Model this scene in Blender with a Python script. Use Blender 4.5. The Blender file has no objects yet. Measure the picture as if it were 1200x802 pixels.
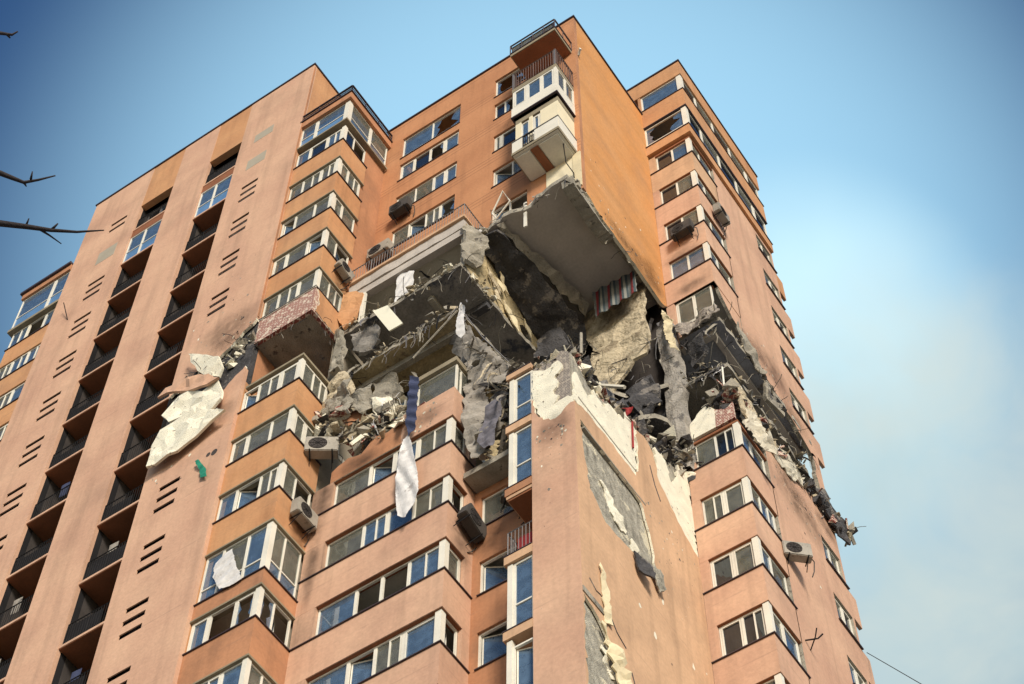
import bpy, bmesh, math, random
from mathutils import Vector, Matrix, noise
from mathutils.geometry import tessellate_polygon, delaunay_2d_cdt, intersect_point_tri_2d
random.seed(7)
scene = bpy.context.scene
C = scene.collection
R = math.radians

# ------------------------------------------------------------------ camera
RIGHT = Vector((0.8291692779943161, 0.558977970154199, 0.00468372850154532))
DOWN = Vector((-0.4765326173593847, 0.7112031058714163, -0.516823767634059))
FWD = Vector((-0.2922241828168894, 0.4263024408575926, 0.8560790009665342))
FPX = 2291.0
cam = bpy.data.cameras.new('camera')
cam.sensor_width = 36.0
cam.lens = 36.0 * FPX / 1200
cam.clip_start = 0.5
cam.clip_end = 3000
camo = bpy.data.objects.new('camera', cam)
C.objects.link(camo)
mw = Matrix((RIGHT, -DOWN, -FWD)).transposed().to_4x4()
camo.matrix_world = mw
scene.camera = camo
GROUND = -1.6

# ------------------------------------------------------------------ light
SUN = Vector((0.69, -0.66, 0.46)).normalized()
elev = math.asin(SUN.z)
w = bpy.data.worlds.new('World')
scene.world = w
w.use_nodes = True
nt = w.node_tree
N, L = nt.nodes, nt.links
bg = N['Background']
sky = N.new('ShaderNodeTexSky')
sky.sky_type = 'NISHITA'
sky.sun_disc = False
sky.sun_elevation = elev
sky.sun_rotation = math.atan2(SUN.x, SUN.y)
sky.air_density = 1.1
sky.dust_density = 0.6
sky.ozone_density = 1.6
SKY_STRENGTH = 0.125
bg.inputs['Strength'].default_value = SKY_STRENGTH
tc = N.new('ShaderNodeTexCoord')

def veil(direction, lo, hi):
    d = N.new('ShaderNodeVectorMath'); d.operation = 'DOT_PRODUCT'
    L.new(tc.outputs['Generated'], d.inputs[0]); d.inputs[1].default_value = direction
    m = N.new('ShaderNodeMapRange'); m.interpolation_type = 'SMOOTHSTEP'
    m.inputs['From Min'].default_value = lo; m.inputs['From Max'].default_value = hi
    L.new(d.outputs['Value'], m.inputs['Value'])
    return m.outputs[0]

def cloudnoise(scale, detail, lo, hi, stretch=(1, 1, 1)):
    mp = N.new('ShaderNodeMapping'); mp.inputs['Scale'].default_value = stretch
    L.new(tc.outputs['Generated'], mp.inputs['Vector'])
    n = N.new('ShaderNodeTexNoise'); n.inputs['Scale'].default_value = scale
    n.inputs['Detail'].default_value = detail; n.inputs['Roughness'].default_value = 0.55
    n.inputs['Distortion'].default_value = 0.4
    L.new(mp.outputs[0], n.inputs['Vector'])
    m = N.new('ShaderNodeMapRange')
    m.inputs['From Min'].default_value = lo; m.inputs['From Max'].default_value = hi
    L.new(n.outputs['Fac'], m.inputs['Value'])
    return m.outputs[0]

def wmul(a, b):
    m = N.new('ShaderNodeMath'); m.operation = 'MULTIPLY'; m.use_clamp = True
    for i, v in enumerate((a, b)):
        if isinstance(v, (int, float)): m.inputs[i].default_value = v
        else: L.new(v, m.inputs[i])
    return m.outputs[0]

def wmix(fac, a, col):
    m = N.new('ShaderNodeMix'); m.data_type = 'RGBA'
    L.new(fac, m.inputs['Factor']); L.new(a, m.inputs['A'])
    m.inputs['B'].default_value = (*col, 1)
    return m.outputs['Result']

def ray(px, py):
    return (FWD + RIGHT * ((px - 600) / FPX) + DOWN * ((py - 401) / FPX)).normalized()

colr = sky.outputs[0]
# the upper sky is deep blue; a pale veil at view centre paints in haze and lens vignetting, with brighter cloud and drifting smoke to the lower right
colr = wmix(wmul(veil((0, 0, 1), 0.45, 0.75), 0.85), colr, (0.17, 0.56, 1.50))
colr = wmix(wmul(veil(ray(660, 420), 0.9440, 0.995), 0.96), colr, (2.75, 4.9, 6.5))
colr = wmix(wmul(wmul(veil(ray(935, 430), 0.9935, 1.0), cloudnoise(6, 3, -0.1, 0.60)), 0.82), colr, (5.0, 6.9, 7.4))
colr = wmix(wmul(wmul(veil(ray(1110, 760), 0.980, 0.997), cloudnoise(9, 4, 0.0, 0.66)), 0.85), colr, (3.4, 4.4, 4.6))
colr = wmix(wmul(wmul(veil(ray(1110, 640), 0.985, 0.998), cloudnoise(12, 5, 0.36, 0.74)), 0.6), colr, (4.7, 5.0, 4.6))
L.new(colr, bg.inputs['Color'])

sun = bpy.data.lights.new('sun', 'SUN')
sun.energy = 3.5
sun.angle = R(14)
sun.color = (1.0, 0.91, 0.78)
suno = bpy.data.objects.new('sun', sun)
C.objects.link(suno)
suno.rotation_euler = (-SUN).to_track_quat('-Z', 'Y').to_euler()
scene.view_settings.view_transform = 'Standard'
scene.view_settings.look = 'None'
scene.view_settings.exposure = 0.28
scene.view_settings.gamma = 1.0

# ------------------------------------------------------------------ points from rays
def on_y(px, py, y):
    d = ray(px, py); return d * (y / d.y)
def on_x(px, py, x):
    d = ray(px, py); return d * (x / d.x)
def on_z(px, py, z):
    d = ray(px, py); return d * (z / d.z)

# ------------------------------------------------------------------ materials
def mat(name, col, rough=0.85, var=0.18, scale=1.2, fine=14, bump=0.3, col2=None, streak=0.0, saxis=(2.6, 2.6, 0.16), metallic=0.0, spec=0.3, spots=None, bumpdist=0.02):
    m = bpy.data.materials.new(name); m.use_nodes = True
    t = m.node_tree; n, l = t.nodes, t.links
    b = n['Principled BSDF']
    b.inputs['Roughness'].default_value = rough
    b.inputs['Metallic'].default_value = metallic
    b.inputs['Specular IOR Level'].default_value = spec
    g = n.new('ShaderNodeNewGeometry')
    n1 = n.new('ShaderNodeTexNoise'); n1.inputs['Scale'].default_value = scale; n1.inputs['Detail'].default_value = 6
    l.new(g.outputs['Position'], n1.inputs['Vector'])
    n2 = n.new('ShaderNodeTexNoise'); n2.inputs['Scale'].default_value = fine; n2.inputs['Detail'].default_value = 4
    l.new(g.outputs['Position'], n2.inputs['Vector'])
    r = n.new('ShaderNodeMapRange'); r.inputs['From Min'].default_value = 0.3; r.inputs['From Max'].default_value = 0.7
    l.new(n1.outputs['Fac'], r.inputs['Value'])
    mx = n.new('ShaderNodeMix'); mx.data_type = 'RGBA'
    c2 = col2 if col2 else tuple(c * (1 - var) for c in col)
    c1 = tuple(min(1, c * (1 + var * 0.4)) for c in col)
    mx.inputs['A'].default_value = (*c1, 1); mx.inputs['B'].default_value = (*c2, 1)
    l.new(r.outputs[0], mx.inputs['Factor'])
    out = mx.outputs['Result']
    # fine grain
    mr = n.new('ShaderNodeMapRange'); mr.inputs['From Min'].default_value = 0.25; mr.inputs['From Max'].default_value = 0.75
    mr.inputs['To Min'].default_value = 1 - var * 0.5; mr.inputs['To Max'].default_value = 1 + var * 0.4
    l.new(n2.outputs['Fac'], mr.inputs['Value'])
    vm = n.new('ShaderNodeVectorMath'); vm.operation = 'SCALE'
    l.new(out, vm.inputs[0]); l.new(mr.outputs[0], vm.inputs['Scale'])
    out = vm.outputs[0]
    if streak > 0:   # rain streaks: noise stretched along z
        mp = n.new('ShaderNodeMapping'); mp.inputs['Scale'].default_value = saxis
        l.new(g.outputs['Position'], mp.inputs['Vector'])
        n3 = n.new('ShaderNodeTexNoise'); n3.inputs['Scale'].default_value = 1.0; n3.inputs['Detail'].default_value = 5
        l.new(mp.outputs[0], n3.inputs['Vector'])
        m3 = n.new('ShaderNodeMapRange'); m3.inputs['From Min'].default_value = 0.5; m3.inputs['From Max'].default_value = 0.75
        m3.inputs['To Min'].default_value = 1.0; m3.inputs['To Max'].default_value = 1 - streak
        l.new(n3.outputs['Fac'], m3.inputs['Value'])
        v3 = n.new('ShaderNodeVectorMath'); v3.operation = 'SCALE'
        l.new(out, v3.inputs[0]); l.new(m3.outputs[0], v3.inputs['Scale']); out = v3.outputs[0]
    if spots:        # (colour, scale, threshold)
        n4 = n.new('ShaderNodeTexNoise'); n4.inputs['Scale'].default_value = spots[1]; n4.inputs['Detail'].default_value = 5
        n4.inputs['Roughness'].default_value = 0.65
        mp4 = n.new('ShaderNodeMapping'); mp4.inputs['Location'].default_value = (5.2, 1.3, 7.7)
        l.new(g.outputs['Position'], mp4.inputs['Vector']); l.new(mp4.outputs[0], n4.inputs['Vector'])
        m4 = n.new('ShaderNodeMapRange'); m4.inputs['From Min'].default_value = spots[2]; m4.inputs['From Max'].default_value = spots[2] + 0.06
        l.new(n4.outputs['Fac'], m4.inputs['Value'])
        x4 = n.new('ShaderNodeMix'); x4.data_type = 'RGBA'
        l.new(m4.outputs[0], x4.inputs['Factor']); l.new(out, x4.inputs['A']); x4.inputs['B'].default_value = (*spots[0], 1)
        out = x4.outputs['Result']
    l.new(out, b.inputs['Base Color'])
    if bump:
        bp = n.new('ShaderNodeBump'); bp.inputs['Strength'].default_value = bump; bp.inputs['Distance'].default_value = bumpdist
        l.new(n2.outputs['Fac'], bp.inputs['Height']); l.new(bp.outputs[0], b.inputs['Normal'])
    return m

def glass(name, tint, clear, rough=0.02, ior=1.7, dirt_and_light=0.15):
    m = bpy.data.materials.new(name); m.use_nodes = True
    t = m.node_tree; n, l = t.nodes, t.links
    n.remove(n['Principled BSDF']); out = n['Material Output']
    g = n.new('ShaderNodeNewGeometry')
    nz = n.new('ShaderNodeTexNoise'); nz.inputs['Scale'].default_value = 1.6; nz.inputs['Detail'].default_value = 3
    l.new(g.outputs['Position'], nz.inputs['Vector'])
    bp = n.new('ShaderNodeBump'); bp.inputs['Strength'].default_value = 0.05; bp.inputs['Distance'].default_value = 0.05
    l.new(nz.outputs['Fac'], bp.inputs['Height'])
    gl = n.new('ShaderNodeBsdfGlossy'); gl.inputs['Roughness'].default_value = rough
    gl.inputs['Color'].default_value = (0.9, 0.95, 1, 1); l.new(bp.outputs[0], gl.inputs['Normal'])
    tr = n.new('ShaderNodeBsdfTransparent'); tr.inputs['Color'].default_value = (*clear, 1)
    df = n.new('ShaderNodeBsdfDiffuse'); df.inputs['Color'].default_value = (*tint, 1)  # diffuse film: dirt, plus sky reflection and room light put into colour
    m1 = n.new('ShaderNodeMixShader'); 
    nd = n.new('ShaderNodeTexNoise'); nd.inputs['Scale'].default_value = 3.5; nd.inputs['Detail'].default_value = 5
    l.new(g.outputs['Position'], nd.inputs['Vector'])
    md = n.new('ShaderNodeMapRange'); md.inputs['From Min'].default_value = 0.35; md.inputs['From Max'].default_value = 0.8
    md.inputs['To Min'].default_value = dirt_and_light * 0.75; md.inputs['To Max'].default_value = min(1, dirt_and_light * 1.3)
    l.new(nd.outputs['Fac'], md.inputs['Value']); l.new(md.outputs[0], m1.inputs[0])
    l.new(tr.outputs[0], m1.inputs[1]); l.new(df.outputs[0], m1.inputs[2])
    fr = n.new('ShaderNodeFresnel'); fr.inputs['IOR'].default_value = ior
    m2 = n.new('ShaderNodeMixShader')
    l.new(fr.outputs[0], m2.inputs[0]); l.new(m1.outputs[0], m2.inputs[1]); l.new(gl.outputs[0], m2.inputs[2])
    l.new(m2.outputs[0], out.inputs['Surface'])
    return m

def brickmat(name, c1, c2, mortar):
    m = mat(name, c1, bump=0.0)
    t = m.node_tree; n, l = t.nodes, t.links; b = n['Principled BSDF']
    g = n.new('ShaderNodeNewGeometry')
    sp = n.new('ShaderNodeSeparateXYZ'); l.new(g.outputs['Position'], sp.inputs[0])
    ad = n.new('ShaderNodeMath'); l.new(sp.outputs['X'], ad.inputs[0]); l.new(sp.outputs['Y'], ad.inputs[1])
    cb = n.new('ShaderNodeCombineXYZ'); l.new(ad.outputs[0], cb.inputs['X']); l.new(sp.outputs['Z'], cb.inputs['Y'])
    br = n.new('ShaderNodeTexBrick'); br.inputs['Scale'].default_value = 1.0
    br.inputs['Brick Width'].default_value = 0.26; br.inputs['Row Height'].default_value = 0.085; br.inputs['Mortar Size'].default_value = 0.012
    br.inputs['Color1'].default_value = (*c1, 1); br.inputs['Color2'].default_value = (*c2, 1); br.inputs['Mortar'].default_value = (*mortar, 1)
    l.new(cb.outputs[0], br.inputs['Vector'])
    nz = n.new('ShaderNodeTexNoise'); nz.inputs['Scale'].default_value = 7; nz.inputs['Detail'].default_value = 6
    l.new(g.outputs['Position'], nz.inputs['Vector'])
    mr = n.new('ShaderNodeMapRange'); mr.inputs['From Min'].default_value = 0.54; mr.inputs['From Max'].default_value = 0.6
    l.new(nz.outputs['Fac'], mr.inputs['Value'])
    mx = n.new('ShaderNodeMix'); mx.data_type = 'RGBA'
    l.new(mr.outputs[0], mx.inputs['Factor']); l.new(br.outputs['Color'], mx.inputs['A']); mx.inputs['B'].default_value = (*mortar, 1)
    l.new(mx.outputs['Result'], b.inputs['Base Color'])
    bp = n.new('ShaderNodeBump'); bp.inputs['Strength'].default_value = 0.6; bp.inputs['Distance'].default_value = 0.03
    l.new(br.outputs['Fac'], bp.inputs['Height']); bp.invert = True
    l.new(bp.outputs[0], b.inputs['Normal'])
    return m

PINK = mat('stucco_pink', (0.56, 0.352, 0.235), var=0.18, scale=0.5, streak=0.2, col2=(0.50, 0.295, 0.20), fine=9)
PEACH = mat('stucco_peach', (0.58, 0.365, 0.22), var=0.18, scale=0.6, streak=0.2, fine=9)
ORANGE = mat('stucco_orange', (0.51, 0.272, 0.130), var=0.18, scale=0.55, streak=0.2, col2=(0.44, 0.215, 0.10), fine=9)
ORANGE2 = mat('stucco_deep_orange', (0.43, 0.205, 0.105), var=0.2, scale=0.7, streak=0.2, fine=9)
BROWN = mat('paint_brown', (0.26, 0.10, 0.045), var=0.2)
TRIM = mat('metal_trim_dark', (0.055, 0.04, 0.045), rough=0.5, var=0.2, bump=0)
FASCIA = mat('fascia_olive', (0.27, 0.225, 0.15), var=0.25, fine=20)
WHITE = mat('pvc_white', (0.72, 0.68, 0.58), rough=0.5, var=0.12, bump=0)
CREAM = mat('plaster_cream', (0.68, 0.58, 0.38), var=0.15, spots=((0.35, 0.28, 0.18), 3.0, 0.63))
FOAM = mat('insulation_foam', (0.80, 0.75, 0.60), var=0.14, scale=2.5, fine=30, bump=0.8, spots=((0.20, 0.16, 0.12), 6.0, 0.62), bumpdist=0.03)
CONC = mat('concrete', (0.31, 0.28, 0.225), var=0.35, scale=2.0, fine=18, bump=0.8, spots=((0.08, 0.07, 0.06), 2.2, 0.62), bumpdist=0.03)
CEIL = mat('concrete_ceiling', (0.46, 0.41, 0.36), var=0.18, scale=0.9, fine=10, bump=0.3, spots=((0.24, 0.21, 0.18), 0.9, 0.66))
CEILW = mat('room_ceiling', (0.66, 0.62, 0.52), var=0.15, bump=0.1)
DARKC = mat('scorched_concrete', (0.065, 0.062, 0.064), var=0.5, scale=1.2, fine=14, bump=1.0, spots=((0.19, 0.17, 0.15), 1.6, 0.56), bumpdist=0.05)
ADHES = mat('adhesive_grey', (0.40, 0.37, 0.30), var=0.45, scale=5, fine=26, bump=1.0, streak=0.45, saxis=(6, 5, 0.5), spots=((0.60, 0.54, 0.40), 1.5, 0.58), bumpdist=0.04)
PLAST = mat('lumpy_plaster', (0.50, 0.42, 0.29), var=0.35, scale=2.2, fine=8, bump=1.0, spots=((0.26, 0.21, 0.14), 1.7, 0.56), bumpdist=0.08)
YELL = mat('yellow_plaster', (0.44, 0.35, 0.20), var=0.35, scale=1.6, fine=9, bump=0.9, spots=((0.2, 0.15, 0.09), 1.9, 0.58), bumpdist=0.06)
BRICK = brickmat('brick_red', (0.28, 0.09, 0.07), (0.22, 0.07, 0.06), (0.62, 0.52, 0.42))
GBRICK = brickmat('brick_grey', (0.22, 0.19, 0.17), (0.15, 0.13, 0.12), (0.38, 0.33, 0.27))
SOOT = mat('sooty_concrete', (0.27, 0.25, 0.225), var=0.5, scale=0.9, fine=12, bump=0.7, spots=((0.06, 0.065, 0.08), 0.8, 0.56), bumpdist=0.03)
STAIN = mat('stucco_stained', (0.50, 0.31, 0.21), var=0.25, scale=1.2, streak=0.5, fine=9, saxis=(3.2, 3.2, 0.1))
EWALL = mat('stucco_orange_side', (0.52, 0.262, 0.105), var=0.22, scale=0.55, streak=0.14, col2=(0.55, 0.25, 0.08), fine=9, saxis=(3, 0.12, 1.5))
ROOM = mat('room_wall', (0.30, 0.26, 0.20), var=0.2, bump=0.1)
ROOMD = mat('room_dark', (0.05, 0.042, 0.038), var=0.3, bump=0.1)  # near-black colour stands in for the shade inside openings
METAL = mat('metal_black', (0.02, 0.019, 0.02), spec=0.1, rough=0.85, var=0.2, bump=0)
RAILG = mat('metal_grey', (0.16, 0.15, 0.15), rough=0.5, var=0.2, bump=0)
BLUEP = mat('panel_blue', (0.12, 0.24, 0.42), rough=0.25, var=0.2, bump=0, spec=0.6)
ACW = mat('ac_casing', (0.33, 0.30, 0.25), rough=0.5, var=0.25, bump=0, spots=((0.14, 0.12, 0.1), 5, 0.6))
ACD = mat('ac_casing_soot', (0.07, 0.062, 0.055), rough=0.7, var=0.4, bump=0)
FABW = mat('fabric_white', (0.66, 0.64, 0.62), var=0.2, scale=4, bump=0.1, spots=((0.36, 0.33, 0.31), 3.2, 0.6))
CURT = [FABW, mat('curtain_cream', (.62, .55, .40), bump=0), mat('curtain_pale_green', (.45, .55, .45), bump=0), mat('curtain_beige', (.45, .38, .28), bump=0)]
FABN = mat('fabric_navy', (0.045, 0.055, 0.11), var=0.3, bump=0.1)
FABG = mat('fabric_grey', (0.30, 0.27, 0.23), var=0.35, bump=0.4, spots=((0.1, 0.09, 0.08), 4, 0.6))
FABGREEN = mat('fabric_green', (0.02, 0.22, 0.14), var=0.3, bump=0.1)
RED = mat('fabric_red', (0.30, 0.03, 0.03), var=0.3, bump=0.1)
BARK = mat('bark', (0.035, 0.028, 0.03), var=0.3, fine=60)
GR = mat('grey_render_patch', (0.36, 0.32, 0.25), var=0.1)
ASPH = mat('asphalt', (0.05, 0.05, 0.05), var=0.3, fine=30)
BOUNCE_GROUND = mat('pale_bounce_ground', (0.30, 0.27, 0.22), var=0.3, fine=20)  # unseen ground made pale so its bounce lifts the undersides
GB = glass('glass_sky_painted', (0.15, 0.24, 0.36), (0.25, 0.32, 0.42), ior=2.1, dirt_and_light=0.5)  # blue tint paints the sky's reflection onto the panes
GC = glass('glass_clear', (0.34, 0.34, 0.28), (0.80, 0.82, 0.76), ior=1.38, dirt_and_light=0.34)  # grey-green film imitates lit room ceilings behind dusty glass
GD = glass('glass_dark', (0.04, 0.05, 0.06), (0.12, 0.14, 0.16), ior=1.7, dirt_and_light=0.3)

# ------------------------------------------------------------------ mesh helpers
def finish(name, bm, m, parent=None, smooth=False):
    me = bpy.data.meshes.new(name)
    bm.normal_update()
    bm.to_mesh(me); bm.free()
    for k in (m if isinstance(m, (list, tuple)) else [m]): me.materials.append(k)
    if smooth:
        for p in me.polygons: p.use_smooth = True
    o = bpy.data.objects.new(name, me); C.objects.link(o)
    if parent: o.parent = parent
    return o

def add_box(bm, a, b, mi=0):
    (x0, y0, z0), (x1, y1, z1) = a, b
    if x0 > x1: x0, x1 = x1, x0
    if y0 > y1: y0, y1 = y1, y0
    if z0 > z1: z0, z1 = z1, z0
    v = [bm.verts.new(p) for p in ((x0, y0, z0), (x1, y0, z0), (x1, y1, z0), (x0, y1, z0), (x0, y0, z1), (x1, y0, z1), (x1, y1, z1), (x0, y1, z1))]
    for f in ((0, 3, 2, 1), (4, 5, 6, 7), (0, 1, 5, 4), (1, 2, 6, 5), (2, 3, 7, 6), (3, 0, 4, 7)):
        bm.faces.new([v[i] for i in f]).material_index = mi

def box(name, a, b, m, parent=None, bevel=0.0):
    bm = bmesh.new(); add_box(bm, a, b)
    if bevel: bmesh.ops.bevel(bm, geom=bm.edges[:], offset=bevel, segments=1, affect='EDGES')
    return finish(name, bm, m, parent)

def add_tube(bm, pts, r, seg=6, r2=None):
    pts = [Vector(p) for p in pts]; rings = []
    n = len(pts)
    for i, p in enumerate(pts):
        d = (pts[min(i + 1, n - 1)] - pts[max(i - 1, 0)]).normalized()
        q = d.to_track_quat('Z', 'Y')
        rr = r if r2 is None else r + (r2 - r) * i / (n - 1)
        rings.append([bm.verts.new(p + q @ Vector((math.cos(t) * rr, math.sin(t) * rr, 0))) for t in [2 * math.pi * k / seg for k in range(seg)]])
    for i in range(n - 1):
        for k in range(seg):
            bm.faces.new((rings[i][k], rings[i][(k + 1) % seg], rings[i + 1][(k + 1) % seg], rings[i + 1][k]))
    bm.faces.new(rings[0][::-1]); bm.faces.new(rings[-1])

def tube(name, pts, r, m, parent=None, seg=6, r2=None):
    bm = bmesh.new(); add_tube(bm, pts, r, seg, r2)
    return finish(name, bm, m, parent)

def plan(name, pts, z0, z1, m, parent=None):
    """prism from a plan outline (x, y)"""
    bm = bmesh.new()
    lo = [bm.verts.new((x, y, z0)) for x, y in pts]; hi = [bm.verts.new((x, y, z1)) for x, y in pts]
    n = len(pts)
    tr = tessellate_polygon([[Vector((x, y, 0)) for x, y in pts]])
    for t in tr:
        bm.faces.new([lo[i] for i in t]); bm.faces.new([hi[i] for i in t])
    for i in range(n): bm.faces.new((lo[i], lo[(i + 1) % n], hi[(i + 1) % n], hi[i]))
    bmesh.ops.recalc_face_normals(bm, faces=bm.faces[:])
    return finish(name, bm, m, parent)

def rough(pts, amp=0.08, step=0.25, closed=True, seed=0):
    """ragged version of an outline; points given as (u, v) or (u, v, 1) where 1 keeps the edge to the next point straight"""
    rnd = random.Random(seed); out = []; n = len(pts)
    for i in range(n if closed else n - 1):
        a, b = pts[i], pts[(i + 1) % n]
        out.append((a[0], a[1]))
        if len(a) > 2 and a[2]: continue
        dx, dy = b[0] - a[0], b[1] - a[1]; l = math.hypot(dx, dy); k = int(l / step)
        for j in range(1, k):
            t = (j + rnd.uniform(-.3, .3)) / k; o = rnd.uniform(-amp, amp)
            out.append((a[0] + dx * t - dy / l * o, a[1] + dy * t + dx / l * o))
    return out

def slabpoly(name, axis, c0, c1, pts, holes, mats, parent=None):
    """polygon in the plane perpendicular to axis, from c0 (outer face) to c1 (inner face). mats = [face, edge]"""
    def P(u, v, c):
        return {'x': (c, u, v), 'y': (u, c, v), 'z': (u, v, c)}[axis]
    loops = [pts] + list(holes)
    flat = [p for lp in loops for p in lp]
    tr = tessellate_polygon([[Vector((p[0], p[1], 0)) for p in lp] for lp in loops])
    bm = bmesh.new()
    A = [bm.verts.new(P(p[0], p[1], c0)) for p in flat]; B = [bm.verts.new(P(p[0], p[1], c1)) for p in flat]
    for t in tr:
        try:
            bm.faces.new([A[i] for i in t]); bm.faces.new([B[i] for i in t])
        except ValueError: pass
    s = 0; e = 1 if isinstance(mats, (list, tuple)) and len(mats) > 1 else 0
    for lp in loops:
        n = len(lp)
        for i in range(n):
            a, b = s + i, s + (i + 1) % n
            bm.faces.new((A[a], A[b], B[b], B[a])).material_index = e
        s += n
    bmesh.ops.recalc_face_normals(bm, faces=bm.faces[:])
    return finish(name, bm, mats, parent)

def wallgrid(name, face, c0, c1, u0, u1, z0, z1, holes, m):
    """flat wall with rectangular openings, built cell by cell and closed round every opening"""
    us = sorted({u0, u1, *[h[0][0] for h in holes], *[h[1][0] for h in holes]})
    zs = sorted({z0, z1, *[h[0][1] for h in holes], *[h[2][1] for h in holes]})
    solid = {}
    for i in range(len(us) - 1):
        for j in range(len(zs) - 1):
            cu, cz = (us[i] + us[i + 1]) / 2, (zs[j] + zs[j + 1]) / 2
            solid[i, j] = not any(h[0][0] < cu < h[1][0] and h[0][1] < cz < h[2][1] for h in holes)
    bm = bmesh.new(); V = {}
    def P(i, j, c):
        k = (i, j, c)
        if k not in V: V[k] = bm.verts.new((us[i], c, zs[j]) if face == 'y' else (c, us[i], zs[j]))
        return V[k]
    for (i, j), ok in solid.items():
        if not ok: continue
        for c in (c0, c1): bm.faces.new((P(i, j, c), P(i + 1, j, c), P(i + 1, j + 1, c), P(i, j + 1, c)))
        for (di, dj, a, b) in ((-1, 0, (i, j), (i, j + 1)), (1, 0, (i + 1, j), (i + 1, j + 1)), (0, -1, (i, j), (i + 1, j)), (0, 1, (i, j + 1), (i + 1, j + 1))):
            if not solid.get((i + di, j + dj), False): bm.faces.new((P(*a, c0), P(*b, c0), P(*b, c1), P(*a, c1)))
    bmesh.ops.recalc_face_normals(bm, faces=bm.faces[:])
    return finish(name, bm, m)

def rect(u0, v0, u1, v1): return [(u0, v0), (u1, v0), (u1, v1), (u0, v1)]

def crumple(name, P, m, parent=None, amp=0.08, thick=0.03, res=0.18, fr=1.6, seed=0, ragged=0.05, pleat=0):
    """crumpled sheet spanning the closed 3D outline P"""
    P = [Vector(p) for p in P]; cen = sum(P, Vector()) / len(P)
    nrm = Vector()
    for i in range(len(P)): nrm += (P[i] - cen).cross(P[(i + 1) % len(P)] - cen)
    nrm.normalize()
    u = (P[1] - P[0]); u = (u - nrm * u.dot(nrm)).normalized(); v = nrm.cross(u)
    Q = [((p - cen).dot(u), (p - cen).dot(v)) for p in P]; D = [(p - cen).dot(nrm) for p in P]
    Q2 = rough(Q, ragged, res * 1.2, seed=seed)
    def inside(x, y):
        c = False; n = len(Q2)
        for i in range(n):
            (x1, y1), (x2, y2) = Q2[i], Q2[(i + 1) % n]
            if (y1 > y) != (y2 > y) and x < (x2 - x1) * (y - y1) / (y2 - y1) + x1: c = not c
        return c
    rnd = random.Random(seed + 5)
    xs = [q[0] for q in Q2]; ys = [q[1] for q in Q2]
    pts = [Vector(q) for q in Q2]
    x = min(xs)
    while x < max(xs):
        y = min(ys)
        while y < max(ys):
            a, b = x + rnd.uniform(-.3, .3) * res, y + rnd.uniform(-.3, .3) * res
            if inside(a, b): pts.append(Vector((a, b)))
            y += res
        x += res
    ne = len(Q2)
    r = delaunay_2d_cdt(pts, [(i, (i + 1) % ne) for i in range(ne)], [list(range(ne))], 1, 1e-5)
    bm = bmesh.new(); vs = []
    for p in r[0]:
        # smooth depth from outline corners + noise
        ws = 0; d = 0
        for q, dd in zip(Q, D):
            w_ = 1 / ((p.x - q[0]) ** 2 + (p.y - q[1]) ** 2 + 0.02); ws += w_; d += w_ * dd
        d /= ws
        if pleat < 0: d += (math.sin(-p.y * pleat + math.sin(p.x * 1.5) * 1.2) * .7 + .6 * noise.noise(Vector((p.x * 1.2, p.y * 6, seed)))) * amp
        elif pleat: d += math.sin(p.x * pleat + math.sin(p.y * 2) * .6) * amp
        else: d += (noise.noise(Vector((p.x * fr, p.y * fr, seed * 3.7))) + .5 * noise.noise(Vector((p.x * fr * 2.7, p.y * fr * 2.7, seed * 1.7)))) * amp * 2
        vs.append(bm.verts.new(cen + u * p.x + v * p.y + nrm * d))
    for f in r[2]:
        try: bm.faces.new([vs[i] for i in f])
        except ValueError: pass
    o = finish(name, bm, m, parent)
    s = o.modifiers.new('thickness', 'SOLIDIFY'); s.thickness = thick
    return o

def add_chunk(bm, c, s, rnd):
    vs = [bm.verts.new(Vector(c) + Vector((rnd.uniform(-1, 1) * s[0], rnd.uniform(-1, 1) * s[1], rnd.uniform(-1, 1) * s[2]))) for _ in range(9)]
    r = bmesh.ops.convex_hull(bm, input=vs)
    junk = [g for g in r['geom_interior'] if isinstance(g, bmesh.types.BMVert)]
    if junk: bmesh.ops.delete(bm, geom=junk, context='VERTS')

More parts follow.
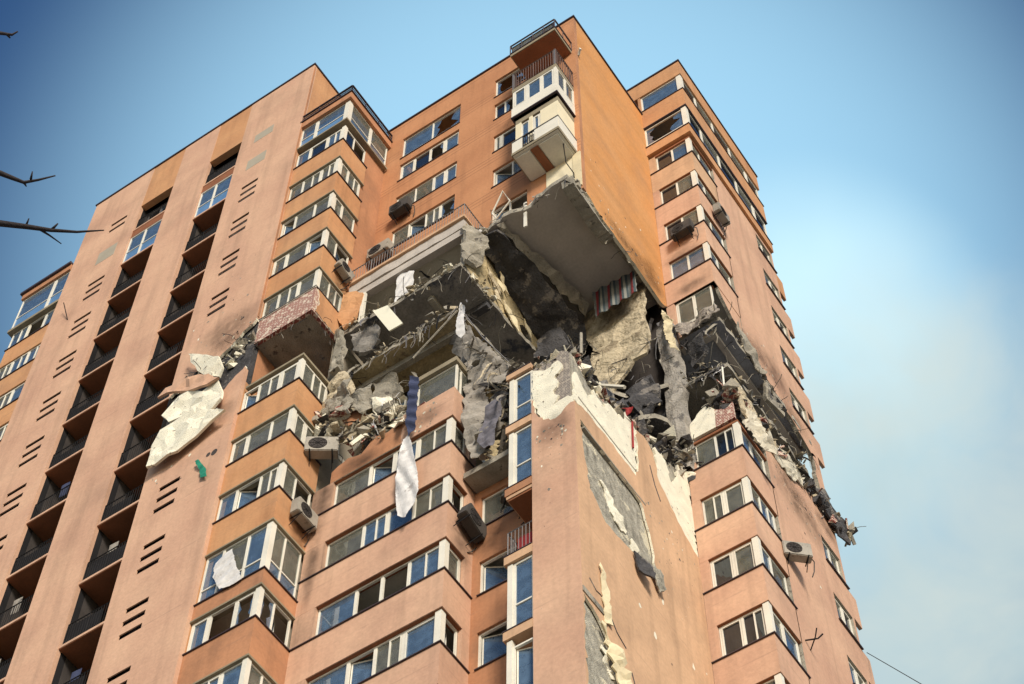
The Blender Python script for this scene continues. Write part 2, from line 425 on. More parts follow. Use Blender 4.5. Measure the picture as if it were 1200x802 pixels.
def rubble(name, path, spread, size, count, m, label, seed=0, rods=0):
    """heap of broken masonry along a path of points"""
    rnd = random.Random(seed); bm = bmesh.new(); path = [Vector(p) for p in path]
    for i in range(int(count * 1.7)):
        k = rnd.uniform(0, len(path) - 1.001); a = int(k)
        p = path[a].lerp(path[a + 1], k - a) + Vector([rnd.gauss(0, s) for s in spread])
        s = size * rnd.choice((.15, .2, .25, .35, .5, .7, 1, 1.7)); nf = len(bm.faces)
        if rnd.random() < .2:      # broken boards, bricks and strips
            q = p + Vector([rnd.uniform(-1, 1) * size * 1.6 for _ in range(3)]); d = (q - p).normalized(); e = d.orthogonal().normalized() * size * rnd.uniform(.1, .4); g_ = d.cross(e).normalized() * size * .12
            vs_ = [bm.verts.new(v_) for v_ in (p + e + g_, p - e + g_, p - e - g_, p + e - g_, q + e + g_, q - e + g_, q - e - g_, q + e * .6 - g_)]
            for f_ in ((0, 1, 2, 3), (7, 6, 5, 4), (0, 4, 5, 1), (1, 5, 6, 2), (2, 6, 7, 3), (3, 7, 4, 0)): bm.faces.new([vs_[k_] for k_ in f_])
        else: add_chunk(bm, p, (s, s * rnd.uniform(.5, 1), s * rnd.uniform(.3, 1)), rnd)
        mi = rnd.randrange(len(m)); bm.faces.ensure_lookup_table()
        for f in bm.faces[nf:]: f.material_index = mi
    for i in range(rods):
        k = rnd.uniform(0, len(path) - 1.001); a = int(k)
        p = path[a].lerp(path[a + 1], k - a); q = p.copy(); pts = [p.copy()]
        d = Vector((rnd.uniform(-1, 1), rnd.uniform(-1, .3), rnd.uniform(-.8, .9)))
        for j in range(5):
            d += Vector([rnd.uniform(-.35, .35) for _ in range(3)]) + Vector((0, 0, -.1)); q = q + d.normalized() * rnd.uniform(.1, .25); pts.append(q.copy())
        nf = len(bm.faces); add_tube(bm, pts, 0.012, 4)
    o = finish(name, bm, m)
    o['kind'] = 'stuff'; o['label'] = label; o['category'] = 'rubble'
    return o

def tag(o, label, cat=None, group=None, kind=None):
    o['label'] = label
    if cat: o['category'] = cat
    if group: o['group'] = group
    if kind: o['kind'] = kind
    return o

def empty(name, loc, label, cat, group=None, rz=0):
    o = bpy.data.objects.new(name, None); C.objects.link(o)
    o.location = loc; o.rotation_euler.z = rz
    return tag(o, label, cat, group)

# ------------------------------------------------------------------ ground
g = box('ground', (-600, -600, GROUND - 1), (600, 600, GROUND), BOUNCE_GROUND); g['kind'] = 'structure'
g = box('road', (-200, -9, GROUND + 0.004), (200, -1, GROUND + 0.02), ASPH); g['kind'] = 'structure'
g = box('pavement', (-200, -1, GROUND + 0.004), (200, 2.4, GROUND + 0.13), CONC); g['kind'] = 'structure'

# ------------------------------------------------------------------ the tower
B = bpy.data.objects.new('apartment_tower', None); C.objects.link(B); B.location = (-26, 32, GROUND)
tag(B, 'tall orange and pink apartment tower with blasted open corner floors', 'building')
bpy.context.view_layer.update()

def part(o, label=None):
    o.parent = B; o.matrix_parent_inverse = Matrix.Translation((26, -32, -GROUND))
    if label: o['label'] = label
    return o
_f = finish
def wbox(n, a, b, m, label=None): return part(box(n, a, b, m), label)

_sw = random.Random(31)
def window(face, c, u0, u1, z0, z1, posts, codes, m=WHITE, fw=0.055, dp=0.07, transom=None, post_w=0.06, corner=None, label=None):
    """glazing in a wall. face 'y' looks to -y, 'x' looks to +x. c = outer coordinate. codes: one letter per pane."""
    def P(u, c_, z): return (u, c_, z) if face == 'y' else (c_, u, z)
    s = 1 if face == 'y' else -1
    bm = bmesh.new(); ci = c + s * dp
    add_box(bm, P(u0, c, z0), P(u1, ci, z0 + fw)); add_box(bm, P(u0, c, z1 - fw), P(u1, ci, z1))
    add_box(bm, P(u0, c + s * .002, z0 + fw), P(u0 + fw, ci, z1 - fw)); add_box(bm, P(u1 - fw, c + s * .002, z0 + fw), P(u1, ci, z1 - fw))
    for p in posts: add_box(bm, P(p - post_w / 2, c + s * .002, z0 + fw), P(p + post_w / 2, ci, z1 - fw))
    us = [u0 + fw] + [p for p in posts] + [u1 - fw]
    if transom:
        for i in range(len(us) - 1):
            a = us[i] + (post_w / 2 if i else 0); b = us[i + 1] - (post_w / 2 if i < len(us) - 2 else 0)
            if codes[i] != 'k': add_box(bm, P(a, c + s * .004, transom - .025), P(b, ci, transom + .025))
    for i in range(len(us) - 1):       # opening sashes: a second thin frame inside some lights
        a = us[i] + (post_w / 2 if i else 0); b = us[i + 1] - (post_w / 2 if i < len(us) - 2 else 0)
        if codes[i] in 'bgds' and not transom and b - a < 1.1 and _sw.random() < .5:
            a += .012; b -= .012; q0, q1 = z0 + fw + .012, z1 - fw - .012; w_ = .042
            if b - a > .6 and _sw.random() < .6: a = (a + b) / 2
            add_box(bm, P(a, c - s * .006, q0), P(a + w_, c + s * dp * .45, q1)); add_box(bm, P(b - w_, c - s * .006, q0), P(b, c + s * dp * .45, q1))
            add_box(bm, P(a + w_, c - s * .006, q0), P(b - w_, c + s * dp * .45, q0 + w_)); add_box(bm, P(a + w_, c - s * .006, q1 - w_), P(b - w_, c + s * dp * .45, q1))
    W = part(finish('window', bm, m), label)
    inv = W.matrix_parent_inverse
    for i in range(len(us) - 1):
        a = us[i] + (post_w / 2 if i else 0); b = us[i + 1] - (post_w / 2 if i < len(us) - 2 else 0)
        k = codes[i]
        cg = c + s * dp * .5
        if k == 'k': continue
        if k in 'so':
            if k == 's':   # shards left round the rim
                rnd = random.Random(int(abs(u0 * 97 + z0 * 13)) + i)
                for side in (0, 1):
                    outl = []
                    n_ = 7
                    if side == 0:
                        outl = [(a, z0 + fw)] + [(a + rnd.uniform(.04, .28) * (b - a), z0 + fw + (z1 - z0 - 2 * fw) * (j + .5) / n_) for j in range(n_)] + [(a, z1 - fw)]
                    else:
                        outl = [(b, z1 - fw)] + [(b - rnd.uniform(.04, .4) * (b - a), z1 - fw - (z1 - z0 - 2 * fw) * (j + .5) / n_) for j in range(n_)] + [(b, z0 + fw)]
                    o = slabpoly('pane', face, cg, cg + s * .006, outl, [], [GB]); o.parent = W
                    o['label'] = 'broken pane with jagged edge'
            else:          # sash swung inwards
                o = bmesh.new()
                t = 0.04; wd = b - a - .02; h = z1 - z0 - 2 * fw - .02
                add_box(o, (0, 0, 0), (wd, t, t)); add_box(o, (0, 0, h - t), (wd, t, h)); add_box(o, (0, .001, t), (t, t, h - t)); add_box(o, (wd - t, .001, t), (wd, t, h - t))
                sa = finish('sash', o, m); o2 = bmesh.new(); add_box(o2, (t, t * .4, t), (wd - t, t * .6, h - t)); pa = finish('sash_glass', o2, GB)
                # join glass into sash
                sa.data.materials.append(GB); bmj = bmesh.new(); bmj.from_mesh(sa.data); nf = len(bmj.faces); bmj.from_mesh(pa.data); bmj.faces.ensure_lookup_table()
                for f in bmj.faces[nf:]: f.material_index = 1
                bmj.to_mesh(sa.data); bmj.free(); bpy.data.objects.remove(pa)
                ang = 0.55 if (int(z0) % 2) else 0.3
                rot = ang if face == 'y' else (math.pi / 2 + ang)
                if face == 'y': loc = (a + .01, c + dp + .01, z0 + fw + .01)
                else: loc = (c - dp - .05, a + .01, z0 + fw + .01)
                sa.location = loc; sa.rotation_euler.z = rot; sa.parent = W
                sa['label'] = 'sash swung open'
            continue
        g_ = {'b': GB, 'g': GC, 'd': GD, 'p': GB}[k]
        if k == 'g' and _cw.random() < .6: curtain(W, P, a, b, c, s, z0 + fw, z1 - fw)
        if transom:
            for (q0, q1, mm) in ((z0 + fw, transom - .025, GB if k not in 'dp' else (GD if k == 'd' else BLUEP)), (transom + .025, z1 - fw, g_)):
                bmp = bmesh.new(); add_box(bmp, P(a, cg, q0), P(b, cg + s * .008, q1)); o = finish('pane', bmp, mm); o.parent = W
        else:
            bmp = bmesh.new(); add_box(bmp, P(a, cg, z0 + fw), P(b, cg + s * .008, z1 - fw)); o = finish('pane', bmp, g_); o.parent = W
    return W

_cw = random.Random(99)
def curtain(W, P, a, b, c, s, z0, z1):
    f = _cw.choice((.35, .5, .9, 1.0)); left = _cw.random() < .5
    u0, u1 = (a, a + (b - a) * f) if left else (b - (b - a) * f, b)
    n_ = max(4, int((u1 - u0) / .035)); bm = bmesh.new(); lo_, hi_ = [], []
    zl = z0 + _cw.choice((0, 0, .3)); ph = _cw.random() * 6
    for i in range(n_ + 1):
        u = u0 + (u1 - u0) * i / n_; d = c + s * (.2 + .02 * math.sin(i * 1.5 + ph))
        lo_.append(bm.verts.new(P(u + _cw.uniform(-.01, .01), d, zl))); hi_.append(bm.verts.new(P(u, d, z1)))
    for i in range(n_): bm.faces.new((lo_[i], lo_[i + 1], hi_[i + 1], hi_[i]))
    o = finish('curtain', bm, _cw.choice(CURT)); o.parent = W

def corner_post(x, y, z0, z1, wd=0.16):
    return wbox('corner_post', (x - wd, y, z0), (x, y + wd, z1), WHITE)

def railing(pts, z0, z1, m=METAL, gap=0.13, r=0.012, name='railing', label=None):
    bm = bmesh.new()
    for (a, b) in zip(pts, pts[1:]):
        a = Vector(a); b = Vector(b); l = (b - a).length; n = max(1, int(l / gap))
        add_tube(bm, [(*a, z1), (*b, z1)], r * 2.0, 4); add_tube(bm, [(*a, z0 + .06), (*b, z0 + .06)], r * 1.3, 4)
        for i in range(n + 1):
            p = a.lerp(b, i / n); add_tube(bm, [(*p, z0 + .0), (*p, z1)], r if i % 8 else r * 1.7, 4)
    return part(finish(name, bm, m), label)

def sillz(n): return 2.15 + 3 * n
def floorz(n): return 1.25 + 3 * n

# ---- slab wing on the left: three pink strips with loggia shafts between them
YA = 23.65; XA = (-39.86, -36.35, -34.50, -32.45, -30.65, -27.10); ZT = 81.65
def vents(u0, u1, tops, nslot=3):
    return [rect(u0, t - .6 * k - .14, u1, t - .6 * k + .1) for t in tops for k in range(nslot)]
vr = vents(-29.82, -28.95, [72.25 - 3.05 * k for k in range(13) if k not in (4, 5)])
vl = vents(-38.10, -37.15, [72.25 - 3.05 * k for k in range(13)]) + vents(-38.10, -37.15, [77.75], 2)
Z0 = GROUND
slabs_pairs = []
part(wallgrid('wall', 'y', YA, YA + .04, XA[0], XA[1], Z0, ZT, vl, [PINK]), 'pink wall strip with vent slots')
part(slabpoly('wall', 'y', YA, YA + .04, rect(XA[2], Z0, XA[3], ZT), [], [PINK, PINK]), 'plain pink wall strip between the loggia shafts')
# right strip carries the torn hole in its insulation
outer = [(XA[4], Z0, 1), (XA[5], Z0, 1), (XA[5], 56.0, 0), (-27.75, 55.4), (-28.5, 54.4), (-29.7, 53.5), (XA[4], 53.2, 0), (XA[4] + .35, 56.2), (XA[4] + .05, 57.0, 0),
         (-29.7, 57.5), (-28.6, 57.8), (-27.9, 58.4), (XA[5], 59.1, 1), (XA[5], ZT, 1), (XA[4], ZT, 1)]
def poly_split():
    lo = [(XA[4], Z0, 1), (XA[5], Z0, 1), (XA[5], 56.0), (-27.75, 55.4), (-28.5, 54.4), (-29.7, 53.5), (XA[4], 53.2, 1)]
    hi = [(XA[4], 57.0), (-29.7, 57.5), (-28.6, 57.8), (-27.9, 58.4), (XA[5], 59.1, 1), (XA[5], ZT, 1), (XA[4], ZT, 1)]
    return lo, hi
lo, hi = poly_split()
vlo = [v for v in vr if v[2][1] < 52.5]; vhi = [v for v in vr if v[0][1] > 59.35]
part(wallgrid('wall', 'y', YA, YA + .04, XA[4], XA[5], Z0, 52.6, vlo, [PINK]), 'pink wall strip below the torn insulation')
lo = [(XA[4], 52.6, 1), (XA[5], 52.6, 1)] + lo[2:]
part(slabpoly('wall', 'y', YA, YA + .1, rough(lo, .07, .2, seed=1), [], [PINK, FOAM]), 'ragged top of the pink strip below the tear')
part(wallgrid('wall', 'y', YA, YA + .04, XA[4], XA[5], 59.3, ZT, vhi, [PINK]), 'pink wall strip above the torn insulation')
hi = hi[:5] + [(XA[5], 59.3, 1), (XA[4], 59.3, 1)]; hi[4] = (XA[5], 59.1, 1)
part(slabpoly('wall', 'y', YA, YA + .1, rough(hi, .07, .2, seed=2), [], [PINK, FOAM]), 'ragged foot of the pink strip above the tear')
wbox('corner_bead', (XA[5] - .01, YA - .003, Z0), (XA[5] + .008, YA + .17, 55.9), PINK); wbox('corner_bead', (XA[5] - .01, YA - .003, 59.2), (XA[5] + .008, YA + .17, ZT - .004), PINK)
for a, b in ((0, 1), (2, 3), (4, 5)):
    wbox('wall', (XA[a] + .005, YA + .163, Z0), (XA[b] - .005, YA + .4, ZT - .02), METAL if a != 4 else DARKC)  # near-black walls paint in the shade of loggias and vents
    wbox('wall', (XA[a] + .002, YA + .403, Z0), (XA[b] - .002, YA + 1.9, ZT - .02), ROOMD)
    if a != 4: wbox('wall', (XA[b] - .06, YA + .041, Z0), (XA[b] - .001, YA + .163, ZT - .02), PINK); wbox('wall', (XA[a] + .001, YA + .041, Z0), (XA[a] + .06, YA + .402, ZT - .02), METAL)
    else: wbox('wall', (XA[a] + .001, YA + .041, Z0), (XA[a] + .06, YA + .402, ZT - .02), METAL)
for t in [72.25 - 3.05 * k for k in range(13)]: pass
# side face returning behind the right strip
wbox('wall', (XA[5] - .05, YA + .17, Z0), (XA[5] + .006, YA + 2.4, 55.2), ORANGE)
wbox('wall', (XA[5] - .05, YA + .17, 59.3), (XA[5] + .006, YA + 2.4, ZT), ORANGE)
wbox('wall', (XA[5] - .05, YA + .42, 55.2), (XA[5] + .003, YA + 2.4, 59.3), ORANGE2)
# orange infill above the shafts
for a, b in ((1, 2), (3, 4)):
    wbox('wall', (XA[a], YA + .01, 77.8), (XA[b], YA + .3, ZT), ORANGE, 'orange infill panel above the loggia shaft')
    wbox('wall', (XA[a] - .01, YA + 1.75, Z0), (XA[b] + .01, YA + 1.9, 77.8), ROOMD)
    wbox('roof', (XA[a], YA + .3, ZT - .3), (XA[b], YA + 1.9, ZT), ORANGE)
# grey render patches
for (x0, z0, x1, z1) in ((-38.15, 74.1, -37.1, 75.2), (-29.83, 76.65, -28.8, 77.4), (-29.87, 74.0, -28.86, 74.9)):
    wbox('render_patch', (x0, YA - .006, z0), (x1, YA + .001, z1), GR, 'grey patch of bare render')
# coping
part(plan('coping', [(XA[0] - .06, YA - .05), (XA[5] + .06, YA - .05), (XA[5] + .06, YA + 4.3), (XA[0] - .06, YA + 4.3)], ZT, ZT + .1, TRIM))
wbox('wall', (XA[0], YA + 1.9, Z0), (XA[5] - .05, YA + 9, ZT - .01), ORANGE)
wbox('wall', (XA[5] - .04, YA + 2.4, 76.3), (XA[5] - .01, YA + 4.2, ZT - .02), ORANGE)
window('x', XA[5] + .03, YA + 1.2, YA + 1.75, 77.6, 79.0, [], 'd', label='small dark window high on the side of the slab')
wbox('gutter', (XA[5] + .0, YA + .02, 59.3), (XA[5] + .035, YA + .1, ZT - .2), ORANGE2)
# loggias
for ci_, (a, b) in enumerate(((1, 2), (3, 4))):
    x0, x1 = XA[a], XA[b]
    for k in range(15):
        z = 75.55 - 3.055 * k
        wbox('floor_slab', (x0 + .004, YA + .03, z - .11), (x1 - .004, YA + 1.74, z), PINK)
        wbox('ceiling', (x0 + .005, YA + .05, z - .14), (x1 - .005, YA + 1.74, z - .113), BROWN)
        if k == 1:
            wbox('spandrel', (x0 + .01, YA + .05, z + 2.31), (x1 - .01, YA + .14, z + 2.9), BROWN)
            window('y', YA + .06, x0 + .02, x1 - .02, z + .02, z + 2.3, [(x0 + x1) / 2 - .05], 'pp', transom=z + .95, post_w=.09, label='glazed loggia with blue panels')
        else:
            railing([(x0 + .03, YA + .12), (x1 - .03, YA + .12)], z, z + 1.05, gap=.105)
            rr = random.Random(k * 17 + ci_ * 5)
            if rr.random() < .8: wbox('shade_sheet', (x0 + .05, YA + .16, z + .06), (x1 - .05 - (rr.random() * .7 if rr.random() < .4 else 0), YA + .175, z + .8 + rr.random() * .25), METAL)  # black sheet added to darken the lower part of the loggia
            if rr.random() < .35:
                q = x0 + .3 + rr.random() * .8; part(crumple('laundry', [(q, YA + .3, z + 1.7), (q + .35, YA + .3, z + 1.72), (q + .33, YA + .32, z + 1.0), (q + .02, YA + .3, z + .95)], rr.choice((FABW, FABG, FABN)), amp=.02, thick=.01, res=.12, seed=k, pleat=14, ragged=.01))
            if k == 0:
                window('y', YA + .5, x0 + .05, x1 - .05, z + .9, z + 2.2, [x0 + .8], 'ks', m=RAILG, label='broken loggia glazing')
            else:
                rr = random.Random(k * 7 + ci_)
                window('y', YA + 1.62, x0 + .25, x1 - .35, z + .5, z + 2.3, [x0 + .9], rr.choice(('dd', 'dk', 'gd')), m=RAILG)

# ---- generic bay with parapets wrapping a corner
def parapet(x0, x1, y0, y1, z0, z1, m, sill=True, label=None, back=None, fascia=True):
    """x0..x1 front at y0, side at x1 running back to y1"""
    t = .14
    o = part(plan('parapet', [(x0, y0), (x1, y0), (x1, y1), (x1 - t, y1), (x1 - t, y0 + t), (x0, y0 + t)], z0 + .0, z1, m), label)
    if sill:
        s = plan('sill', [(x0 - .03, y0 - .05), (x1 + .05, y0 - .05), (x1 + .05, y1 + .04), (x1 - t, y1 + .04), (x1 - t, y0 + t), (x0 - .03, y0 + t)], z1 + .002, z1 + .035, TRIM)
        s.parent = o
    if fascia:
        s = plan('fascia', [(x0 - .02, y0 - .035), (x1 + .035, y0 - .035), (x1 + .035, y1 + .02), (x1 - .3, y1 + .02), (x1 - .3, y0 + .3), (x0 - .02, y0 + .3)], z0 - .07, z0 - .002, FASCIA)
        s.parent = o
    return o
def room(x0, x1, y0, y1, n, wall=ROOM, depth_wall=True, zoff=0):
    wbox('floor_slab', (x0, y0, floorz(n) - .25 + zoff), (x1, y1, floorz(n) + zoff), CEILW)

# left bay
LX0, LX1, LY0, LY1 = -27.09, -24.60, 23.80, 25.35
codes_f = {10: 'bbb', 11: 'bbb', 12: 'gbb', 13: 'bks', 14: 'bgb', 15: 'bog', 16: 'ggg', 17: 'ogg', 19: 'ggg', 20: 'ggo', 21: 'ogg', 22: 'ggg', 23: 'bdb'}
codes_s = {10: 'gg', 11: 'gg', 12: 'gg', 13: 'so', 14: 'gg', 15: 'go', 16: 'gg', 17: 'gg', 19: 'gg', 20: 'go', 21: 'gg', 22: 'gg', 23: 'do'}
for n in range(9, 24):
    s = sillz(n)
    if n == 18:
        continue
    z0, z1 = s - 1.55, s
    if n == 14: z1 = 43.27; s = z1; z0 = 42.6; z1 = s
    m = ORANGE if n >= 19 else (ORANGE if n >= 15 else ORANGE2)
    if n == 19:
        parapet(LX0, LX1, LY0, LY1, 57.6, s, [BRICK], label='parapet stripped to red brick', fascia=False)
        part(slabpoly('wall', 'x', LX1 + .03, LX1 + .001, rough([(23.95, 57.7), (25.33, 57.62, 1), (25.33, 59.1, 1), (23.9, 59.12), (24.1, 58.4)], .05, .15, seed=3), [], [ORANGE, FOAM]), 'orange render left on the side of the brick parapet')
        railing([(LX0, LY0 - .03), (LX1 + .03, LY0 - .03)], s - .1, s + .03, m=WHITE, gap=1)
    else:
        parapet(LX0, LX1, LY0, LY1, z0, z1, m)
    if n in codes_f:
        top = 3.6 + 3 * n
        tr_ = None
        if n == 14: tr_ = s + .7
        if n == 17: top -= .05
        window('y', LY0 + .06, LX0 + .02, LX1 - .17, s + .036, top - .075, [-26.42, -25.50], codes_f[n], transom=tr_, post_w=.085)
        window('x', LX1 - .06, LY0 + .18, LY1 - .1, s + .036, top - .075, [24.52], codes_s[n], transom=tr_)
        corner_post(LX1 - .02, LY0 + .02, s + .036, top - .075, .17 if n != 14 else .2)
    if n not in (18,):
        wbox('floor_slab', (LX0 - .0, LY0 + .15, z0 + .2), (LX1 - .15, 27.2, z0 + .42), CEILW)
# window head left standing without the parapet above
o = part(plan('window_head', [(LX0 + .1, LY0 - .02), (LX1 + .02, LY0 - .02), (LX1 + .02, LY1), (LX1 - .25, LY1), (LX1 - .25, LY0 + .3), (LX0 + .1, LY0 + .3)], 54.62, 54.74, FASCIA), 'bare window head under the missing parapet')
# underside of the brick parapet floor and back of the missing room
wbox('floor_slab', (LX0, LY0 + .1, 57.62), (LX1 - .05, 27.0, 57.9), CONC, 'exposed mottled slab underside')
wbox('wall', (LX0 - .02, 27.2, Z0), (LX1 - .15, 27.35, 73), ROOM)
# side wall between bay box and middle facade
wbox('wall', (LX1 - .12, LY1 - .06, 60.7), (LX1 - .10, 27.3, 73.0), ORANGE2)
wbox('wall', (LX1 - .2, LY1 - .06, 30), (LX1 - .18, 27.3, 60.7), ROOM)
# top glazed floor and roof of the left bay
LTY = 26.5
part(plan('floor_slab', [(LX0 - .03, LY0 - .1), (LX1 + .1, LY0 - .1), (LX1 + .1, LTY), (LX0, LTY)], 72.86, 72.98, FASCIA))
window('y', LY0 + .02, LX0 + .0, LX1 - .2, 72.99, 74.95, [-26.30], 'pp', transom=73.9, post_w=.16, label='tall blue glazing of the top bay floor')
window('x', LX1 - .02, LY0 + .22, LTY - .02, 72.99, 74.95, [25.35], 'gg', transom=73.75, post_w=.16, label='side glazing of the top bay floor')
corner_post(LX1 + .0, LY0 + .0, 72.99, 74.95, .22)
part(plan('roof', [(LX0 - .05, LY0 - .12), (LX1 + .12, LY0 - .12), (LX1 + .12, 26.54), (LX0, 26.54)], 74.96, 75.45, ORANGE2))
part(plan('coping', [(LX0 - .05, LY0 - .18), (LX1 + .18, LY0 - .18), (LX1 + .18, 26.54), (LX0, 26.54)], 75.453, 75.52, TRIM))
bm = bmesh.new()
for a, b in (((LX0, LY0 - .12), (LX1 + .12, LY0 - .12)), ((LX1 + .12, LY0 - .12), (LX1 + .12, 26.5))):
    for zz, r_ in ((76.05, .05), (75.8, .02)): add_tube(bm, [(*a, zz), (*b, zz)], r_, 5)
    for i in range(4):
        p = Vector(a).lerp(Vector(b), i / 3); add_tube(bm, [(*p, 75.5), (*p, 76.05)], .025, 5)
part(finish('railing', bm, TRIM), 'dark pipe railing on the bay roof')
wbox('wall', (LX0, 27.25, 72.9), (LX1, 27.3, 75), ROOM)

# far left wing: a matching bay on the other side of the slab
WX0, WX1 = -42.55, -39.9
wbox('parapet', (WX0, 23.8, 69.75), (WX1, 24.0, 71.2), ORANGE); wbox('sill', (WX0 - .05, 23.75, 71.203), (WX1, 24.0, 71.24), TRIM)
for n in range(10, 23):
    s = 2.15 + 3 * n + 0.2
    if n == 22: wbox('floor_slab', (WX0 + .03, 24.01, 70.1), (WX1, 27, 70.3), CEILW)
    wbox('parapet', (WX0, 23.8, s - 1.55), (WX1, 24.0, s), ORANGE if n > 18 else PEACH)
    wbox('sill', (WX0 - .05, 23.75, s + .002), (WX1, 24.0, s + .035), TRIM)
    window('y', 23.86, WX0 + .03, WX1, s + .036, s + 1.4, [-41.7, -40.8], ('bgb', 'gbb', 'bbg')[n % 3])
    wbox('floor_slab', (WX0 + .03, 24.01, s - 1.2), (WX1, 27, s - 1.0), CEILW)
wbox('floor_slab', (WX0 - .25, 23.65, 72.75), (WX1, 26, 72.95), FASCIA)
window('y', 23.7, WX0 - .15, WX1, 72.98, 75.5, [-40.75], 'pp', transom=73.9, post_w=.16, label='tall blue glazing of the far left bay')
window('y', 23.86, WX0 - .05, WX1, 71.25, 72.73, [-41.6, -40.7], 'bkb')
wbox('roof', (WX0 - .2, 23.6, 75.52), (WX1, 27, 75.95), ORANGE2)
wbox('coping', (WX0 - .3, 23.5, 75.953), (WX1, 27, 76.12), TRIM)
wbox('wall', (WX0 + .02, 27.0, Z0), (WX1, 27.2, 75.5), ROOM)
wbox('wall', (WX0 + .0, 23.9, Z0), (WX1, 24.1, 30.8), PINK)

# ---- middle facade, upper part
YD = 26.55; XE = -15.25; ZR = 76.8
holesD = [rect(-23.87, 73.2, -20.9, 75.1), rect(-23.87, 71.1, -20.9, 72.6), rect(-23.87, 68.15, -20.9, 69.65), rect(-23.87, 65.25, -20.9, 66.75), rect(-23.87, 62.2, -20.9, 63.7),
          rect(-19.17, 73.5, -17.6, 75.2), rect(-19.17, 71.3, -17.75, 72.75), rect(-19.17, 68.3, -17.75, 69.75), rect(-19.17, 65.3, -17.75, 66.75), rect(-19.17, 62.05, -17.6, 63.5)]
MLINE = mat('stucco_orange_lined', (0.47, 0.225, 0.108), var=0.18, scale=0.55, streak=0.2, col2=(0.40, 0.18, 0.085), fine=9)
def add_joints(m):
    t = m.node_tree; n, l = t.nodes, t.links; b = n['Principled BSDF']; src = b.inputs['Base Color'].links[0].from_socket
    g = n.new('ShaderNodeNewGeometry'); sp = n.new('ShaderNodeSeparateXYZ'); l.new(g.outputs['Position'], sp.inputs[0])
    a = n.new('ShaderNodeMath'); a.operation = 'PINGPONG'; l.new(sp.outputs['Z'], a.inputs[0]); a.inputs[1].default_value = 1.5
    nz = n.new('ShaderNodeTexNoise'); nz.inputs['Scale'].default_value = 1.3; nz.inputs['Detail'].default_value = 5; l.new(g.outputs['Position'], nz.inputs['Vector'])
    q = n.new('ShaderNodeMapRange'); q.inputs['From Min'].default_value = 1.46; q.inputs['From Max'].default_value = 1.49; l.new(a.outputs[0], q.inputs['Value'])
    q2 = n.new('ShaderNodeMapRange'); q2.inputs['From Min'].default_value = .42; q2.inputs['From Max'].default_value = .62; l.new(nz.outputs['Fac'], q2.inputs['Value'])
    k = n.new('ShaderNodeMath'); k.operation = 'MULTIPLY'; l.new(q.outputs[0], k.inputs[0]); l.new(q2.outputs[0], k.inputs[1])
    k2 = n.new('ShaderNodeMath'); k2.operation = 'MULTIPLY'; l.new(k.outputs[0], k2.inputs[0]); k2.inputs[1].default_value = .3
    # smears of dirt, patched repaint
    n5 = n.new('ShaderNodeTexNoise'); n5.inputs['Scale'].default_value = .35; n5.inputs['Detail'].default_value = 7; n5.inputs['Roughness'].default_value = .68; l.new(g.outputs['Position'], n5.inputs['Vector'])
    q5 = n.new('ShaderNodeMapRange'); q5.inputs['From Min'].default_value = .5; q5.inputs['From Max'].default_value = .72; q5.inputs['To Max'].default_value = .34; l.new(n5.outputs['Fac'], q5.inputs['Value'])
    mxm = n.new('ShaderNodeMath'); mxm.operation = 'MAXIMUM'; l.new(k2.outputs[0], mxm.inputs[0]); l.new(q5.outputs[0], mxm.inputs[1])
    x = n.new('ShaderNodeMix'); x.data_type = 'RGBA'; l.new(mxm.outputs[0], x.inputs['Factor']); l.new(src, x.inputs['A']); x.inputs['B'].default_value = (.22, .14, .10, 1)
    l.new(x.outputs['Result'], b.inputs['Base Color'])
for m_ in (PINK, PEACH, ORANGE, ORANGE2, EWALL): add_joints(m_)
def add_lines(m):
    t = m.node_tree; n, l = t.nodes, t.links; b = n['Principled BSDF']
    src = b.inputs['Base Color'].links[0].from_socket
    g = n.new('ShaderNodeNewGeometry'); sp = n.new('ShaderNodeSeparateXYZ'); l.new(g.outputs['Position'], sp.inputs[0])
    acc = None
    for off in (1.52, 1.78, 2.02):
        a = n.new('ShaderNodeMath'); a.operation = 'SUBTRACT'; l.new(sp.outputs['Z'], a.inputs[0]); a.inputs[1].default_value = 60 + off - 1.5
        p = n.new('ShaderNodeMath'); p.operation = 'PINGPONG'; l.new(a.outputs[0], p.inputs[0]); p.inputs[1].default_value = 1.5
        q = n.new('ShaderNodeMapRange'); q.inputs['From Min'].default_value = 1.5 - .035; q.inputs['From Max'].default_value = 1.5 - .015
        l.new(p.outputs[0], q.inputs['Value'])
        if acc is None: acc = q.outputs[0]
        else:
            mm = n.new('ShaderNodeMath'); mm.operation = 'MAXIMUM'; l.new(acc, mm.inputs[0]); l.new(q.outputs[0], mm.inputs[1]); acc = mm.outputs[0]
    k = n.new('ShaderNodeMath'); k.operation = 'MULTIPLY'; l.new(acc, k.inputs[0]); k.inputs[1].default_value = .45
    x = n.new('ShaderNodeMix'); x.data_type = 'RGBA'; l.new(k.outputs[0], x.inputs['Factor']); l.new(src, x.inputs['A']); x.inputs['B'].default_value = (.12, .05, .03, 1)
    l.new(x.outputs['Result'], b.inputs['Base Color'])
add_lines(MLINE)
outl = rough([(-24.72, 61.0, 1), (-19.3, 61.0, 1), (-19.3, 61.0, 1), (-17.7, 61.0, 1), (-17.2, 61.05, 1), (-16.4, 61.1), (-15.9, 61.0, 1), (XE, 61.0, 1), (XE, ZR, 1), (-24.72, ZR, 1)], .08, .2, seed=5)
part(slabpoly('wall', 'y', YD, YD + .2, outl, holesD, [MLINE, ORANGE2]), 'upper middle facade in deep orange')
